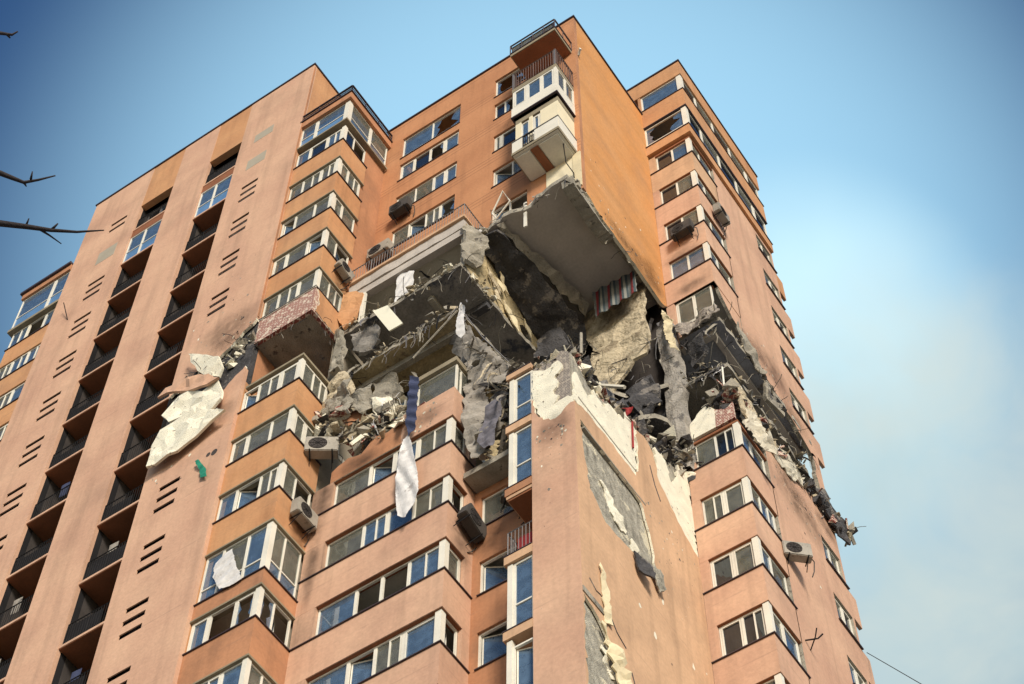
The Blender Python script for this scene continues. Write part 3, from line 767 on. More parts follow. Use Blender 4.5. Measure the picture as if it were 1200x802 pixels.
windows_D = [((-23.87, -20.9, 73.2, 75.1), [-22.36], 'bs', 73.55), ((-23.87, -20.9, 71.1, 72.6), [-23.15, -22.4, -21.65], 'bdsb', None), ((-23.87, -20.9, 68.15, 69.65), [-22.95, -22.1, -21.5], 'ggbb', None),
             ((-23.87, -20.9, 65.25, 66.75), [-23.1, -22.3, -21.6], 'gogs', None), ((-23.87, -20.9, 62.2, 63.7), [-22.9, -22.1], 'ggg', None),
             ((-19.17, -17.6, 73.5, 75.2), [], 's', 73.85), ((-19.17, -17.75, 71.3, 72.75), [-18.7], 'ds', None), ((-19.17, -17.75, 68.3, 69.75), [-18.85], 'gd', None), ((-19.17, -17.75, 65.3, 66.75), [-18.3], 'og', None), ((-19.17, -17.6, 62.05, 63.5), [-18.4], 'ok', None)]
for (a, b, c_, d_), po, co, tr_ in windows_D:
    window('y', YD + .09, a, b, c_, d_, po, co, transom=tr_)
    wbox('sill', (a - .03, YD - .04, c_ - .035), (b + .03, YD + .1, c_ - .002), TRIM)
for n in range(20, 25):
    wbox('floor_slab', (-24.7, YD + .21, floorz(n) - .25), (XE - .4, 30.2, floorz(n)), CEILW)
wbox('wall', (-24.7, 30.21, 61.0), (XE - .25, 30.4, ZR - .05), ROOM)
wbox('roof', (-24.7, YD + .21, ZR - .4), (XE - .22, 33, ZR - .02), ORANGE)
part(plan('coping', [(-24.8, YD - .06), (XE + .06, YD - .06), (XE + .06, 32.04), (-24.8, 32.04)], ZR, ZR + .09, TRIM))
# right-hand side wall, upper part: ragged lower edge with skin of insulation
up = [(YD + .201, 60.95), (27.6, 60.6), (29.2, 60.55), (30.6, 60.4), (31.6, 60.3), (32.04, 60.6, 1), (32.04, ZR, 1), (YD + .201, ZR, 1)]
part(slabpoly('wall', 'x', XE, XE - .12, rough(up, .06, .22, seed=8), [], [EWALL, FOAM]), 'upper orange side wall facing right')
up2 = [(YD + .21, 60.9), (29, 60.75), (32.03, 60.75, 1), (32.03, ZR - .01, 1), (YD + .21, ZR - .01, 1)]
part(slabpoly('wall', 'x', XE - .122, XE - .3, rough(up2, .07, .25, seed=9), [], [CONC, CONC]))

# ---- void: ceiling, fallen slabs, plaster walls
ce = [(-19.3, 26.2), (-18.2, 25.95), (-17.4, 26.15), (-16.4, 25.95), (-15.5, 25.9), (-15.4, 27.5), (-15.5, 29.0), (-15.42, 31.95, 1), (-19.3, 31.95, 1)]
part(slabpoly('floor_slab', 'z', 60.99, 61.24, rough(ce, .07, .25, seed=10), [], [CEIL, CONC]), 'grey slab left hanging as the ceiling of the hole')
# thick broken beam along the edge of the ceiling
part(slabpoly('broken_beam', 'x', -15.32, -15.78, rough([(25.95, 60.98), (26.0, 60.55), (26.8, 60.45), (27.8, 60.4), (28.6, 60.5), (28.9, 60.98, 1)], .06, .15, seed=44), [], [CONC, CONC]), 'thick broken concrete beam below the corner')
bm = bmesh.new(); rnd = random.Random(3)
for i in range(26):
    t = i / 25; add_chunk(bm, (-15.42 + rnd.uniform(-.05, .05), 26.05 + t * 2.3, 60.85 - .1 * rnd.random()), (.2, .16, .2), rnd)
for i in range(34):
    t = i / 33; add_chunk(bm, (-15.36 + rnd.uniform(-.04, .04), 28.2 + t * 3.7, 60.72), (.1, .14, .13), rnd)
part(finish('broken_beam', bm, CONC), 'crumbling concrete edge under the side wall')
# scorched slab sagging from the ceiling
part(crumple('fallen_slab', [(-19.42, 26.25, 60.9), (-18.55, 26.1, 60.7), (-18.15, 28.2, 60.3), (-17.9, 30.6, 59.8), (-18.3, 31.2, 58.9), (-19.43, 31.2, 58.7), (-19.43, 28.5, 59.9)], DARKC, amp=.09, thick=.16, res=.25, seed=4, ragged=.1), 'scorched slab sagging from the ceiling')
part(crumple('broken_edge', [(-18.55, 26.05, 60.86), (-18.3, 26.1, 60.9), (-17.9, 28.3, 60.8), (-17.5, 30.4, 60.6), (-17.8, 30.6, 60.3), (-18.2, 28.3, 60.5)], CONC, amp=.1, thick=.1, res=.2, seed=14, ragged=.1))
# left wall of the hole, cream with lumps
cw = [(25.42, 60.98, 1), (26.6, 61.0), (31.2, 60.98, 1), (31.2, 58.0, 1), (29.6, 58.05), (25.45, 57.95, 1)]
part(slabpoly('wall', 'x', -19.43, -19.6, rough(cw, .03, .25, seed=12), [[(28.9, 58.4), (29.3, 58.3), (29.6, 58.6), (29.4, 59.0), (29.0, 59.0), (28.8, 58.7)]], [YELL, CONC]), 'yellowish plaster side wall of the hole')
for i in range(9):
    rnd = random.Random(40 + i); y = rnd.uniform(25.6, 29.4); z = 58.5 + rnd.random() * 2
    part(crumple('loose_plaster', [(-19.36, y, z), (-19.3, y + rnd.uniform(.2, .5), z - rnd.uniform(.1, .5)), (-19.32, y + rnd.uniform(.3, .6), z - rnd.uniform(.6, 1)), (-19.36, y + .1, z - rnd.uniform(.3, .6))], (CREAM, PLAST)[i % 2], amp=.04, thick=.04, res=.14, seed=i))
# plaster wall at the back of the hole
bw = [(-18.0, 60.95), (-15.45, 60.95), (-15.55, 59.2), (-15.45, 57.4), (-15.7, 56.3), (-16.3, 55.9), (-16.8, 55.4), (-17.3, 54.6), (-17.6, 54.9), (-17.8, 56.2), (-17.95, 57.4), (-17.7, 58.3), (-18.15, 59.6)]
def p_y(pl, y, amp=.0, seed=0):
    return [(x, y + amp * math.sin(i * 1.7 + seed), z) for i, (x, z) in enumerate(pl)]
part(crumple('inner_wall', p_y(bw, 30.95, .06), PLAST, amp=.07, thick=.12, res=.22, fr=1.1, seed=21, ragged=.08), 'pale lumpy plaster wall inside the hole')
# dark back and floors of the hole
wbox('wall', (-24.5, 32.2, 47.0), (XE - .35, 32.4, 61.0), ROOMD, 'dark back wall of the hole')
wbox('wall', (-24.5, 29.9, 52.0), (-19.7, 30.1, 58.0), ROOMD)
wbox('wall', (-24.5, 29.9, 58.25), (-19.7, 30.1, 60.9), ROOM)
part(slabpoly('floor_slab', 'z', 54.95, 55.2, rough([(-19.4, 29.5), (-17.9, 30.2), (-16.8, 31.3), (-15.4, 31.7), (-15.4, 32.2, 1), (-19.4, 32.2, 1)], .12, .25, seed=31), [], [DARKC, CONC]))
part(slabpoly('floor_slab', 'z', 51.95, 52.2, rough([(-19.4, 29.8), (-18.3, 29.4), (-16.8, 30.2), (-15.4, 30.9), (-15.4, 32.2, 1), (-19.4, 32.2, 1)], .12, .25, seed=32), [], [DARKC, CONC]))
wbox('floor_slab', (-19.4, 25.9, 45.95), (XE - .3, 32.2, 46.2), CONC)
wbox('floor_slab', (-18.8, 27.2, 48.6), (XE - .35, 32.2, 48.85), DARKC)

# ---- mid bay, damaged upper floors
MX0, MX1, MY0 = -24.58, -19.45, 25.30
# roof terrace
tp = [(-24.45, 25.3), (-23.2, 25.28), (-21, 25.3), (MX1, 25.3, 1), (MX1, 26.6, 1), (MX1, 30, 1), (-24.45, 30, 1)]
part(slabpoly('floor_slab', 'z', 60.55, 61.2, rough(tp, .02, .3, seed=33), [], [CEIL, CEIL]), 'roof terrace slab with light concrete edge')
wbox('ledge', (-24.4, 25.2, 61.15), (MX1 + .08, 25.32, 61.3), PEACH)
railing([(-24.5, 25.3), (MX1, 25.3), (MX1 + .0, 26.5)], 61.3, 62.3, m=RAILG, gap=.12, label='thin rusty railing of the roof terrace')
wbox('ledge', (MX1 - .05, 25.33, 61.21), (MX1 + .08, 26.5, 61.3), PEACH)
# front beam under terrace and side piers
wbox('beam', (-24.4, 25.34, 60.1), (MX1 - .02, 25.6, 60.545), CEIL)
wbox('ceiling', (-24.4, 25.62, 60.3), (MX1 - .2, 29.9, 60.5), CEILW, 'pale room ceiling')
part(crumple('pier', [(-19.5, 25.28, 60.5), (-19.15, 25.5, 60.6), (-18.95, 26.0, 59.8), (-19.2, 26.1, 58.6), (-19.42, 25.35, 57.9)], CONC, amp=.12, thick=.14, res=.15, seed=50), 'shattered concrete corner pier')
part(crumple('pier', [(-24.55, 25.2, 60.5), (-24.0, 25.25, 60.3), (-23.65, 25.3, 59.8), (-23.85, 25.25, 58.2), (-24.3, 25.2, 57.9), (-24.6, 25.2, 58.8)], ORANGE, amp=.05, thick=.1, res=.2, seed=51, ragged=.03), 'torn piece of pale orange wall at the left pier')
wbox('frame_post', (-23.75, 25.25, 57.95), (-23.6, 25.37, 59.95), WHITE)
# slab 58
s58 = [(-24.5, 25.32), (-23.5, 25.3), (-21.5, 25.32), (MX1 - .02, 25.3), (MX1, 27.0), (-19.35, 28.6), (-19.2, 29.8), (-19.3, 31.6, 1), (-24.5, 31.6, 1)]
part(slabpoly('floor_slab', 'z', 57.78, 58.0, rough(s58, .035, .2, seed=34), [], [SOOT, CONC]), 'sooty floor slab with broken front edge')
wbox('floor_slab', (-24.45, 25.5, 58.003), (MX1 - .3, 31.5, 58.2), CONC)
# slab 55
s55 = [(-24.3, 25.45), (-22.8, 25.35), (-21.2, 25.42), (-19.5, 25.35), (-19.4, 27.2), (-19.3, 28.8), (-24.3, 29.0, 1)]
part(slabpoly('floor_slab', 'z', 54.92, 55.08, rough(s55, .04, .2, seed=35), [], [YELL, CONC]), 'second broken floor slab with yellow plaster underside')
part(slabpoly('floor_slab', 'z', 55.083, 55.2, rough([(-24.3, 25.6), (-21.2, 25.6), (-19.6, 25.55), (-19.4, 29, 1), (-24.3, 29, 1)], .04, .2, seed=36), [], [CONC, CONC]))
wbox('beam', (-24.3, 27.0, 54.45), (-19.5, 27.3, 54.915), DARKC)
wbox('beam', (-24.3, 25.9, 54.62), (-19.6, 26.1, 54.915), CONC)
wbox('beam', (-21.1, 25.7, 57.5), (-20.9, 29.5, 57.775), CONC)
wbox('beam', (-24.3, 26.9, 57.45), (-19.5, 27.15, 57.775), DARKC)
wbox('wall', (-22.3, 27.5, 52.0), (-22.15, 29.8, 54.9), PLAST)
wbox('wall', (-24.4, 28.6, 49.4), (-19.6, 28.75, 54.9), YELL)
wbox('floor_slab', (-24.4, 26.8, 51.9), (-20.3, 29.0, 52.15), CONC)
# pale broken column stub and concrete pier beside the slabs
part(crumple('pier', [(-24.5, 25.3, 54.9), (-23.9, 25.2, 54.6), (-23.5, 25.25, 53.6), (-23.55, 25.3, 52.2), (-24.1, 25.25, 51.7), (-24.55, 25.25, 52.6)], PLAST, amp=.12, thick=.2, res=.18, seed=52, ragged=.08), 'pale broken column stub below the slabs')
part(crumple('pier', [(-24.5, 25.3, 57.8), (-24.2, 25.2, 57.6), (-24.1, 25.25, 56.3), (-24.2, 25.3, 55.2), (-24.55, 25.25, 55.2)], CONC, amp=.1, thick=.2, res=.18, seed=53, ragged=.08))

# ---- mid bay, glazed floors
cm = {10: 'bbbb', 11: 'bbgb', 12: 'bogb', 13: 'bkkb', 14: 'gbbg', 15: 'gobg'}
po4 = [-22.55, -21.67, -20.76]
for n in range(9, 17):
    s = sillz(n)
    if n == 16:
        part(plan('parapet', [(-21.35, MY0), (MX1, MY0), (MX1, YD), (MX1 - .14, YD), (MX1 - .14, MY0 + .14), (-21.35, MY0 + .14)], s - 1.55, s, PINK))
        o = [(-24.0, 48.6, 1), (-21.36, 48.6, 1), (-21.36, 50.05), (-21.9, 49.7), (-22.4, 49.85), (-22.9, 49.3), (-23.4, 49.5), (-24.0, 49.2, 1)]
        part(slabpoly('parapet', 'y', MY0 + .002, MY0 + .14, rough(o, .05, .2, seed=41), [], [ORANGE2, FOAM]), 'torn sooty parapet at the left of the bay')
    else:
        parapet(-24.62, MX1, MY0, YD, s - 1.55, s, PINK, fascia=False)
    if n in cm:
        top = 3.6 + 3 * n
        window('y', MY0 + .14, -23.86, MX1 - .22, s + .036, top - .01, po4, cm[n], post_w=.1)
        window('x', MX1 - .14, MY0 + .24, 26.2, s + .036, top - .01, [], {10: 'g', 11: 'g', 12: 'o', 13: 'g', 14: 'o', 15: 'g'}[n])
        corner_post(MX1 - .06, MY0 + .06, s + .036, top - .01, .2)
        wbox('wall', (-24.62, MY0 + .003, s), (-23.87, MY0 + .25, top), STAIN)
        wbox('wall', (MX1 - .14, 26.21, s), (MX1 - .003, YD, top), PINK)
        wbox('lintel', (-23.9, MY0 + .03, top - .008), (MX1 - .03, MY0 + .3, top + .12), BROWN)  # brown underside paints in the soffit's shade
        wbox('lintel', (MX1 - .3, MY0 + .31, top - .007), (MX1 - .03, YD, top + .12), BROWN)
    wbox('floor_slab', (-24.6, MY0 + .3, s - 1.4), (MX1 - .3, 29.3, s - 1.15), CEILW)
wbox('wall', (-24.6, 29.3, 20), (MX1, 29.4, 49.5), ROOM)
# top surviving glazing of the mid bay (frosted, with its head frame)
window('y', MY0 + .1, -20.95, MX1 - .02, 50.19, 51.6, [], 'g', label='frosted glazing under the collapsed slabs')
window('x', MX1 - .05, MY0 + .18, 26.4, 50.19, 51.6, [25.7], 'gg')
part(plan('window_head', [(-21.0, MY0 - .03), (MX1 + .05, MY0 - .03), (MX1 + .05, 26.5), (MX1 - .25, 26.5), (MX1 - .25, MY0 + .3), (-21.0, MY0 + .3)], 51.62, 51.85, FASCIA))
window('y', MY0 + .1, -22.6, -21.4, 49.9, 51.4, [-22.1], 'gb', label='cracked window behind the hanging cloth')

# ---- recess wall between mid bay and pillar
hr = [rect(-19.22, 2.15 + 3 * n, -17.7, 3.6 + 3 * n) for n in range(9, 15)]
part(slabpoly('wall', 'y', YD, YD + .18, rough([(MX1 - .01, Z0, 1), (-16.6, Z0, 1), (-16.6, 46.3), (-18, 46.4), (MX1 - .01, 46.1, 1)], .05, .2, seed=60), hr, [ORANGE2, ORANGE2]), 'shaded recess wall between bay and pillar')  # deep orange puts the recess's shade into the wall colour
for n in range(9, 15):
    window('y', YD + .08, -19.22, -17.7, sillz(n), 3.6 + 3 * n, [], {14: 'g', 13: 'o', 12: 'o'}.get(n, 'b'))
    wbox('sill', (-19.25, YD - .05, sillz(n) - .035), (-17.67, YD + .1, sillz(n) - .002), TRIM)
    wbox('floor_slab', (MX1, YD + .2, floorz(n) - .25), (-16.6, 29.3, floorz(n)), CEILW)
wbox('wall', (MX1, 29.3, 20), (-16.6, 29.4, 46), ROOM)

# ---- narrow glazed stack beside the pillar
NX0, NX1, NY = -17.45, -16.66, 25.35
def ministack(z0, z1, kind):
    if kind == 'glass':
        window('y', NY + .03, NX0 + .16, NX1, z0, z1, [], 'b', transom=z0 + (z1 - z0) * .36, fw=.07, label='tall narrow glazing beside the pillar')
        window('x', NX0 + .12, NY + .16, YD, z0, z1, [], 'g')
        wbox('corner_post', (NX0, NY, z0), (NX0 + .155, NY + .155, z1), WHITE)
        wbox('wall', (NX0 + .02, NY + .156, z0), (NX0 + .05, YD - .01, z1), ROOM)
for z in (37.2, 40.2, 43.2, 46.25, 49.0):
    part(plan('floor_slab', [(NX0 - .08, NY - .06), (NX1, NY - .06), (NX1, YD), (NX0 - .08, YD)], z - (.32 if z < 49 else .25), z, PEACH if z != 43.2 else ORANGE2))
    wbox('trim', (NX0 - .1, NY - .08, z + .002), (NX1, YD, z + .03), TRIM)
part(plan('parapet', [(NX0 - .05, NY - .03), (NX1, NY - .03), (NX1, YD), (NX0 - .05, YD)], 42.75, 43.16, PEACH))
ministack(46.29, 48.7, 'glass'); ministack(43.24, 45.9, 'glass'); ministack(37.24, 39.86, 'glass')
window('y', NY + .03, NX0 + .16, NX1, 34.6, 36.6, [], 'o'); wbox('corner_post', (NX0, NY, 33), (NX0 + .155, NY + .155, 36.85), WHITE)
railing([(NX0, YD - .02), (NX0, NY), (NX1, NY)], 40.24, 41.25, m=RAILG, gap=.11)
wbox('laundry', (NX0 + .2, NY + .15, 40.35), (NX1 - .1, NY + .2, 41.05), RED, 'red cloth behind the balcony railing')
wbox('ceiling', (NX0 + .0, NY, 42.68), (NX1, YD - .01, 42.745), BROWN)
wbox('balcony_wall', (NX0 - .03, NY - .02, 30), (NX1, NY + .1, 34.55), WHITE)

# ---- pillar and lower side wall
PX0 = -16.65
# bare structure behind the skin
core = rough([(PX0, Z0, 1), (XE - .14, Z0, 1), (XE - .14, 48.5), (-15.5, 48.75), (-15.9, 49.0), (-16.3, 48.9), (PX0, 48.75, 1)], .05, .12, seed=70)
part(slabpoly('wall', 'y', MY0 + .1, MY0 + .5, core, [], [GBRICK, CONC]), 'grey brick core of the pillar laid bare')
sk = rough([(PX0, Z0, 1), (XE - .071, Z0, 1), (XE - .071, 45.75), (-15.5, 45.65), (-15.85, 45.35), (-16.25, 45.6), (-16.5, 46.1), (PX0, 47.0, 1)], .05, .15, seed=71)
part(slabpoly('wall', 'y', MY0, MY0 + .08, sk, [], [PINK, FOAM]), 'pink front of the pillar')
wbox('corner_bead', (XE - .075, MY0 - .003, Z0), (XE + .004, MY0 + .05, 45.7), PINK)
fo = rough([(PX0, 46.95), (-16.45, 46.1), (-16.25, 45.62), (-15.85, 45.3), (-15.4, 45.6), (XE, 45.85), (XE, 46.1), (-15.6, 46.2), (-15.95, 46.15), (-15.75, 46.5), (-15.95, 46.75), (-15.75, 47.2), (-15.9, 47.5), (-15.6, 47.9), (-15.75, 48.35), (-16.2, 48.2), (PX0, 48.6)], .05, .12, seed=72)
part(slabpoly('insulation', 'y', MY0 + .03, MY0 + .095, fo, [], [FOAM, FOAM]), 'cream insulation with render torn off on the pillar')
# side wall
YR = 32.04
core2 = rough([(MY0 + .11, Z0, 1), (YR, Z0, 1), (YR, 50.2), (31.4, 49.7), (30.6, 49.4), (29.4, 49.1), (28.2, 49.0), (27.2, 48.2), (26.3, 47.9), (25.6, 48.5), (MY0 + .11, 48.5, 1)], .12, .2, seed=73)
part(slabpoly('wall', 'x', XE - .1, XE - .4, core2, [], [ADHES, CONC]), 'bare grey side wall structure')
gp1 = rough([(25.62, 45.2), (25.75, 43.6), (25.95, 42.3), (26.7, 41.6), (27.4, 41.7), (28.3, 41.8), (29.3, 42.45), (29.2, 43.4), (28.75, 44.9), (27.6, 45.0), (26.4, 45.05)], .06, .2, seed=74)
gp2 = rough([(25.42, 37.3), (26.1, 37.0), (27.3, 35.6), (27.8, 33.5), (27.6, 31.0), (25.5, 31.0), (25.42, 34)], .07, .2, seed=75)
sk2 = rough([(MY0 + .03, Z0, 1), (YR, Z0, 1), (YR, 45.9), (31.3, 46.2), (30.6, 46.8), (30.0, 47.4), (29.8, 48.6), (29.3, 48.9), (28.85, 48.7), (28.8, 46.8), (28.6, 46.0), (27.2, 46.05), (25.9, 46.0), (MY0 + .03, 45.8, 1)], .06, .2, seed=76)
part(slabpoly('wall', 'x', XE, XE - .07, sk2, [gp1, gp2], [PEACH, FOAM]), 'peach side wall with torn holes in its skin')
fo2 = rough([(MY0 + .1, 45.95), (28.55, 46.05), (28.75, 46.8), (28.85, 48.7), (28.3, 49.0), (27.9, 48.2), (27.3, 48.2), (27.0, 47.6), (26.5, 47.9), (26.2, 47.0), (25.9, 47.2), (25.6, 47.6), (MY0 + .1, 47.1)], .08, .15, seed=77)
part(slabpoly('insulation', 'x', XE - .03, XE - .099, fo2, [], [FOAM, FOAM]), 'cream insulation strip on the side wall')
fo3 = rough([(30.0, 49.2), (30.0, 47.5), (30.6, 46.8), (31.3, 46.1), (YR, 45.7), (YR, 50.5), (31.5, 50.2), (31.3, 49.2), (30.9, 48.3), (30.6, 49.2)], .08, .15, seed=78)
part(slabpoly('insulation', 'x', XE - .02, XE - .099, fo3, [], [FOAM, FOAM]), 'cream insulation tongue beside the right bay')
wbox('crack_joint', (XE - .12, MY0 + .3, 46.3), (XE - .02, 29.2, 46.36), CONC)
wbox('crack_joint', (XE - .12, MY0 + .5, 45.0), (XE + .012, 29.0, 45.07), CONC)
# flap at the foot of the torn hole and peeling strips
part(crumple('torn_flap', [(XE + .03, 28.0, 41.75), (XE + .25, 28.6, 41.5), (XE + .3, 28.55, 40.9), (XE + .12, 28.1, 41.0)], DARKC, amp=.05, thick=.05, res=.1, seed=80))
part(crumple('torn_flap', [(XE + .02, 28.7, 41.9), (XE + .1, 29.3, 42.3), (XE + .2, 29.4, 41.5), (XE + .1, 29.2, 41.2)], ADHES, amp=.04, thick=.04, res=.1, seed=81))
part(crumple('torn_flap', [(XE + .02, 26.1, 36.9), (XE + .14, 26.6, 36.4), (XE + .22, 27.3, 35.2), (XE + .1, 27.8, 33.6), (XE + .02, 27.5, 33.4), (XE + .02, 26.7, 35.4)], CREAM, amp=.09, thick=.05, res=.12, seed=82, ragged=.1), 'curling cream edge of render')
part(crumple('torn_flap', [(XE + .02, 26.2, 39.3), (XE + .06, 26.35, 39.0), (XE + .07, 26.6, 37.2), (XE + .02, 26.3, 37.0)], CREAM, amp=.05, thick=.03, res=.12, seed=83, ragged=.06))
wbox('crack_joint', (XE - .12, MY0 + .05, 37.35), (XE + .03, 26.3, 37.55), CONC)
# cracks running over the skin
for k, pts in enumerate([[(25.7, 38.2), (26.0, 38.0), (26.2, 38.05), (26.5, 37.9)], [(26.6, 37.7), (26.9, 37.3), (27.3, 37.1)], [(26.4, 39.0), (26.45, 38.4), (26.6, 37.9)], [(29.5, 47.6), (29.7, 46.8), (29.95, 46.3)], [(27.5, 36.4), (27.9, 35.2), (28.3, 34.6)]]):
    part(tube('crack', [(XE + .004, a, b) for a, b in pts], .018, DARKC, seg=4))
for (y, z) in ((28.2, 39.7), (28.9, 39.2), (29.5, 41.2), (28.6, 36.6), (29.0, 35.4), (28.2, 34.6), (30.9, 39.9), (29.9, 37.9)):
    rnd = random.Random(int(y * 31)); part(slabpoly('chip', 'x', XE + .003, XE - .002, rough([(y + .07 * math.cos(a) * rnd.uniform(.6, 1.3), z + .13 * math.sin(a) * rnd.uniform(.6, 1.3)) for a in [k * .9 for k in range(7)]], .01, .1, seed=5), [], [FOAM]))

# ---- balcony stack on the upper corner
BX0, BX1, BY = -17.45, -15.42, 25.30
def balcony(z, label, th=.18, m=FASCIA, under=BROWN, x0=BX0, x1=BX1):
    o = part(plan('balcony', [(x0, BY), (x1, BY), (x1, YD - .002), (x0, YD - .002)], z - th, z, m), label)
    u = plan('soffit', [(x0 + .04, BY + .04), (x1 - .04, BY + .04), (x1 - .04, YD - .01), (x0 + .04, YD - .01)], z - th - .02, z - th - .002, under); u.parent = o
    return o
balcony(73.35, 'top roof balcony with brown soffit', x0=BX0 - .1)
railing([(BX0 - .1, YD), (BX0 - .1, BY), (BX1, BY), (BX1, YD)], 73.4, 74.2, m=TRIM, gap=.5, r=.018)
window('y', BY + .03, BX0 - .05, BX1 - .03, 73.45, 74.1, [-16.5], 'gg', m=TRIM, fw=.02, label='glass balustrade of the top balcony')
o = balcony(69.75, 'open balcony with dark slatted railing', th=.3)
railing([(BX0 + .05, YD), (BX0 + .05, BY + .03), (BX1 - .02, BY + .03), (BX1 - .02, YD)], 69.8, 71.15, m=mat('rail_brown', (.10, .06, .05), bump=0), gap=.115, r=.02)
for xx in (BX0 + .05, BX1 - .05): wbox('railing_post', (xx - .04, BY + .0, 69.76), (xx + .04, BY + .08, 71.2), RAILG)
balcony(67.25, 'glazed white balcony', under=CEILW)
wbox('balustrade', (BX0, BY - .02, 67.15), (BX1 + .01, BY + .06, 67.9), WHITE); wbox('balustrade', (BX1 - .06, BY + .062, 67.15), (BX1 + .01, YD, 67.9), WHITE)
wbox('trim', (BX0 - .02, BY - .04, 67.05), (BX1 + .03, YD, 67.13), TRIM)
window('y', BY, BX0 + .04, BX1 - .12, 67.93, 69.4, [-16.75, -16.1], 'bbb', fw=.08, post_w=.16, label='white framed balcony glazing')
window('x', BX1, BY + .1, YD, 67.93, 69.4, [25.9], 'gg', fw=.06)
wbox('corner_post', (BX1 - .11, BY - .01, 67.93), (BX1 + .0, BY + .09, 69.42), WHITE)
balcony(64.05, 'cream boarded balcony with pale railing', th=.16, under=CEILW)
CRM = mat('cream_cladding', (0.70, 0.62, 0.44), var=.08, bump=0)
for (a, b) in ((BX0 + .1, -17.1), (-16.75, -16.6), (-16.25, BX1 - .06)):
    wbox('cladding', (a, BY + .12, 64.06), (b, BY + .18, 66.6), CRM)
wbox('cladding', (BX1 - .12, BY + .19, 64.06), (BX1 - .06, YD, 66.6), CRM)
wbox('cladding', (-17.1, BY + .12, 64.06), (-16.25, BY + .18, 64.5), CRM)
window('y', BY + .13, -17.1, -16.75, 64.52, 66.4, [], 'b'); window('y', BY + .13, -16.6, -16.25, 64.52, 66.4, [], 'b')
wbox('wall', (BX0 + .1, BY + .12, 66.6), (BX1 - .05, YD, 66.95), FASCIA)
for (a, b) in ((BX0 + .03, -16.95), (-16.45, BX1)):
    wbox('balustrade', (a, BY - .0, 64.06), (b, BY + .04, 64.9), WHITE)
wbox('balustrade', (BX1 - .04, BY + .05, 64.06), (BX1 + .01, YD, 64.9), WHITE)
railing([(-16.95, BY + .02), (-16.45, BY + .02)], 64.06, 64.95, m=METAL, gap=.1, r=.02)
part(tube('handrail', [(BX0, BY + .01, 64.98), (BX1, BY + .01, 64.98), (BX1, YD, 64.98)], .03, RAILG))
# soffit boards hanging under that balcony
wbox('soffit_board', (BX0 + .1, BY + .15, 63.80), (-16.75, YD - .02, 63.86), CEILW)
wbox('soffit_board', (-16.72, BY + .15, 63.81), (-16.4, YD - .02, 63.86), BROWN, 'brown soffit strip')
wbox('soffit_board', (-16.35, BY + .15, 63.80), (-15.55, YD - .02, 63.86), CEILW)
wbox('wall', (-16.75, YD - .03, 61.3), (-15.62, YD - .004, 63.8), CRM, 'cream wall behind the missing balcony')
wbox('wall', (-15.6, YD - .06, 61.2), (XE - .02, YD - .004, 63.9), CREAM)
part(tube('cable', [(-15.6, 25.9, 63.8), (-15.7, 26.2, 62.9), (-15.55, 26.45, 62.3), (-15.5, 26.4, 61.8)], .02, METAL))
wbox('torn_frame', (-17.52, 26.2, 59.9), (-17.4, 26.25, 61.7), WHITE, 'white window frame dangling from the slab')
part(tube('torn_frame', [(-17.5, 26.4, 61.7), (-16.95, 26.35, 61.9), (-16.85, 26.3, 61.5)], .03, WHITE))
for pts in ([(-18.95, 26.3, 62.6), (-18.35, 26.1, 63.4), (-18.1, 26.2, 62.5), (-18.75, 26.3, 62.0)],):
    part(tube('torn_frame', pts + [pts[0]], .035, WHITE))
# wall lamp
part(tube('wall_lamp', [(XE + .02, 26.75, 73.1), (XE + .2, 26.6, 73.3), (XE + .22, 26.6, 73.1)], .05, WHITE))

# ---- right block
RX0, RX1, RY0, RYE = XE + .0, -13.30, 32.05, 38.75
# side wall facing +x : columns (y) of windows; near corner 32.05..33.85, far corner 37.3..38.75
def side_holes(n0, n1, skip=()):
    return [rect(37.35, sillz(n), RYE - .0, 3.6 + 3 * n) for n in range(n0, n1) if n not in skip]
# parapet bands and plain wall as one L-shaped skin per floor
def rband(n, m, z0=None, z1=None, label=None):
    s = sillz(n)
    o = parapet(RX0, RX1, RY0, 33.95, z0 or s - 1.55, z1 or s, m, fascia=False, label=label)
    return o
for n in list(range(9, 17)) + list(range(20, 24)):
    m = PINK if n < 23 else PEACH
    rband(n, m)
    top = 3.6 + 3 * n; s = sillz(n)
    if n == 16: top = 51.6
    wbox('wall', (RX0 - .04, RY0 + .003, s), (-14.97, RY0 + .3, top), m)
    cf = {9: 'gg', 10: 'gd', 11: 'gd', 12: 'dg', 13: 'dd', 14: 'dg', 15: 'gg', 16: 'gd', 20: 'bb', 21: 'dg', 22: 'dg', 23: 'db'}[n]
    window('y', RY0 + .1, -14.96, RX1 - .2, s + .036, top - .01, [-14.22], cf, post_w=.08)
    window('x', RX1 - .1, RY0 + .22, 33.85, s + .036, top - .01, [32.95], 'gb' if n % 2 else 'bg')
    corner_post(RX1 - .03, RY0 + .03, s + .036, top - .01, .19)
    wbox('lintel', (-15.0, RY0 + .02, top - .008), (RX1 - .02, RY0 + .3, top + .1), BROWN)  # soffit shade put into the brown of the underside
    wbox('lintel', (RX1 - .3, RY0 + .31, top - .007), (RX1 - .02, 33.95, top + .1), BROWN)
    wbox('floor_slab', (XE - .2, RY0 + .3, s - 1.2), (RX1 - .2, 38.6, s - .95), CEILW)
    wbox('wall', (XE - .2, 34.0, s - .95), (XE - .05, 38.6, s + 2), ROOM)
    wbox('wall', (XE - .1, 33.96, s - .95), (RX1 - .2, 34.05, s + 1.8), ROOM)
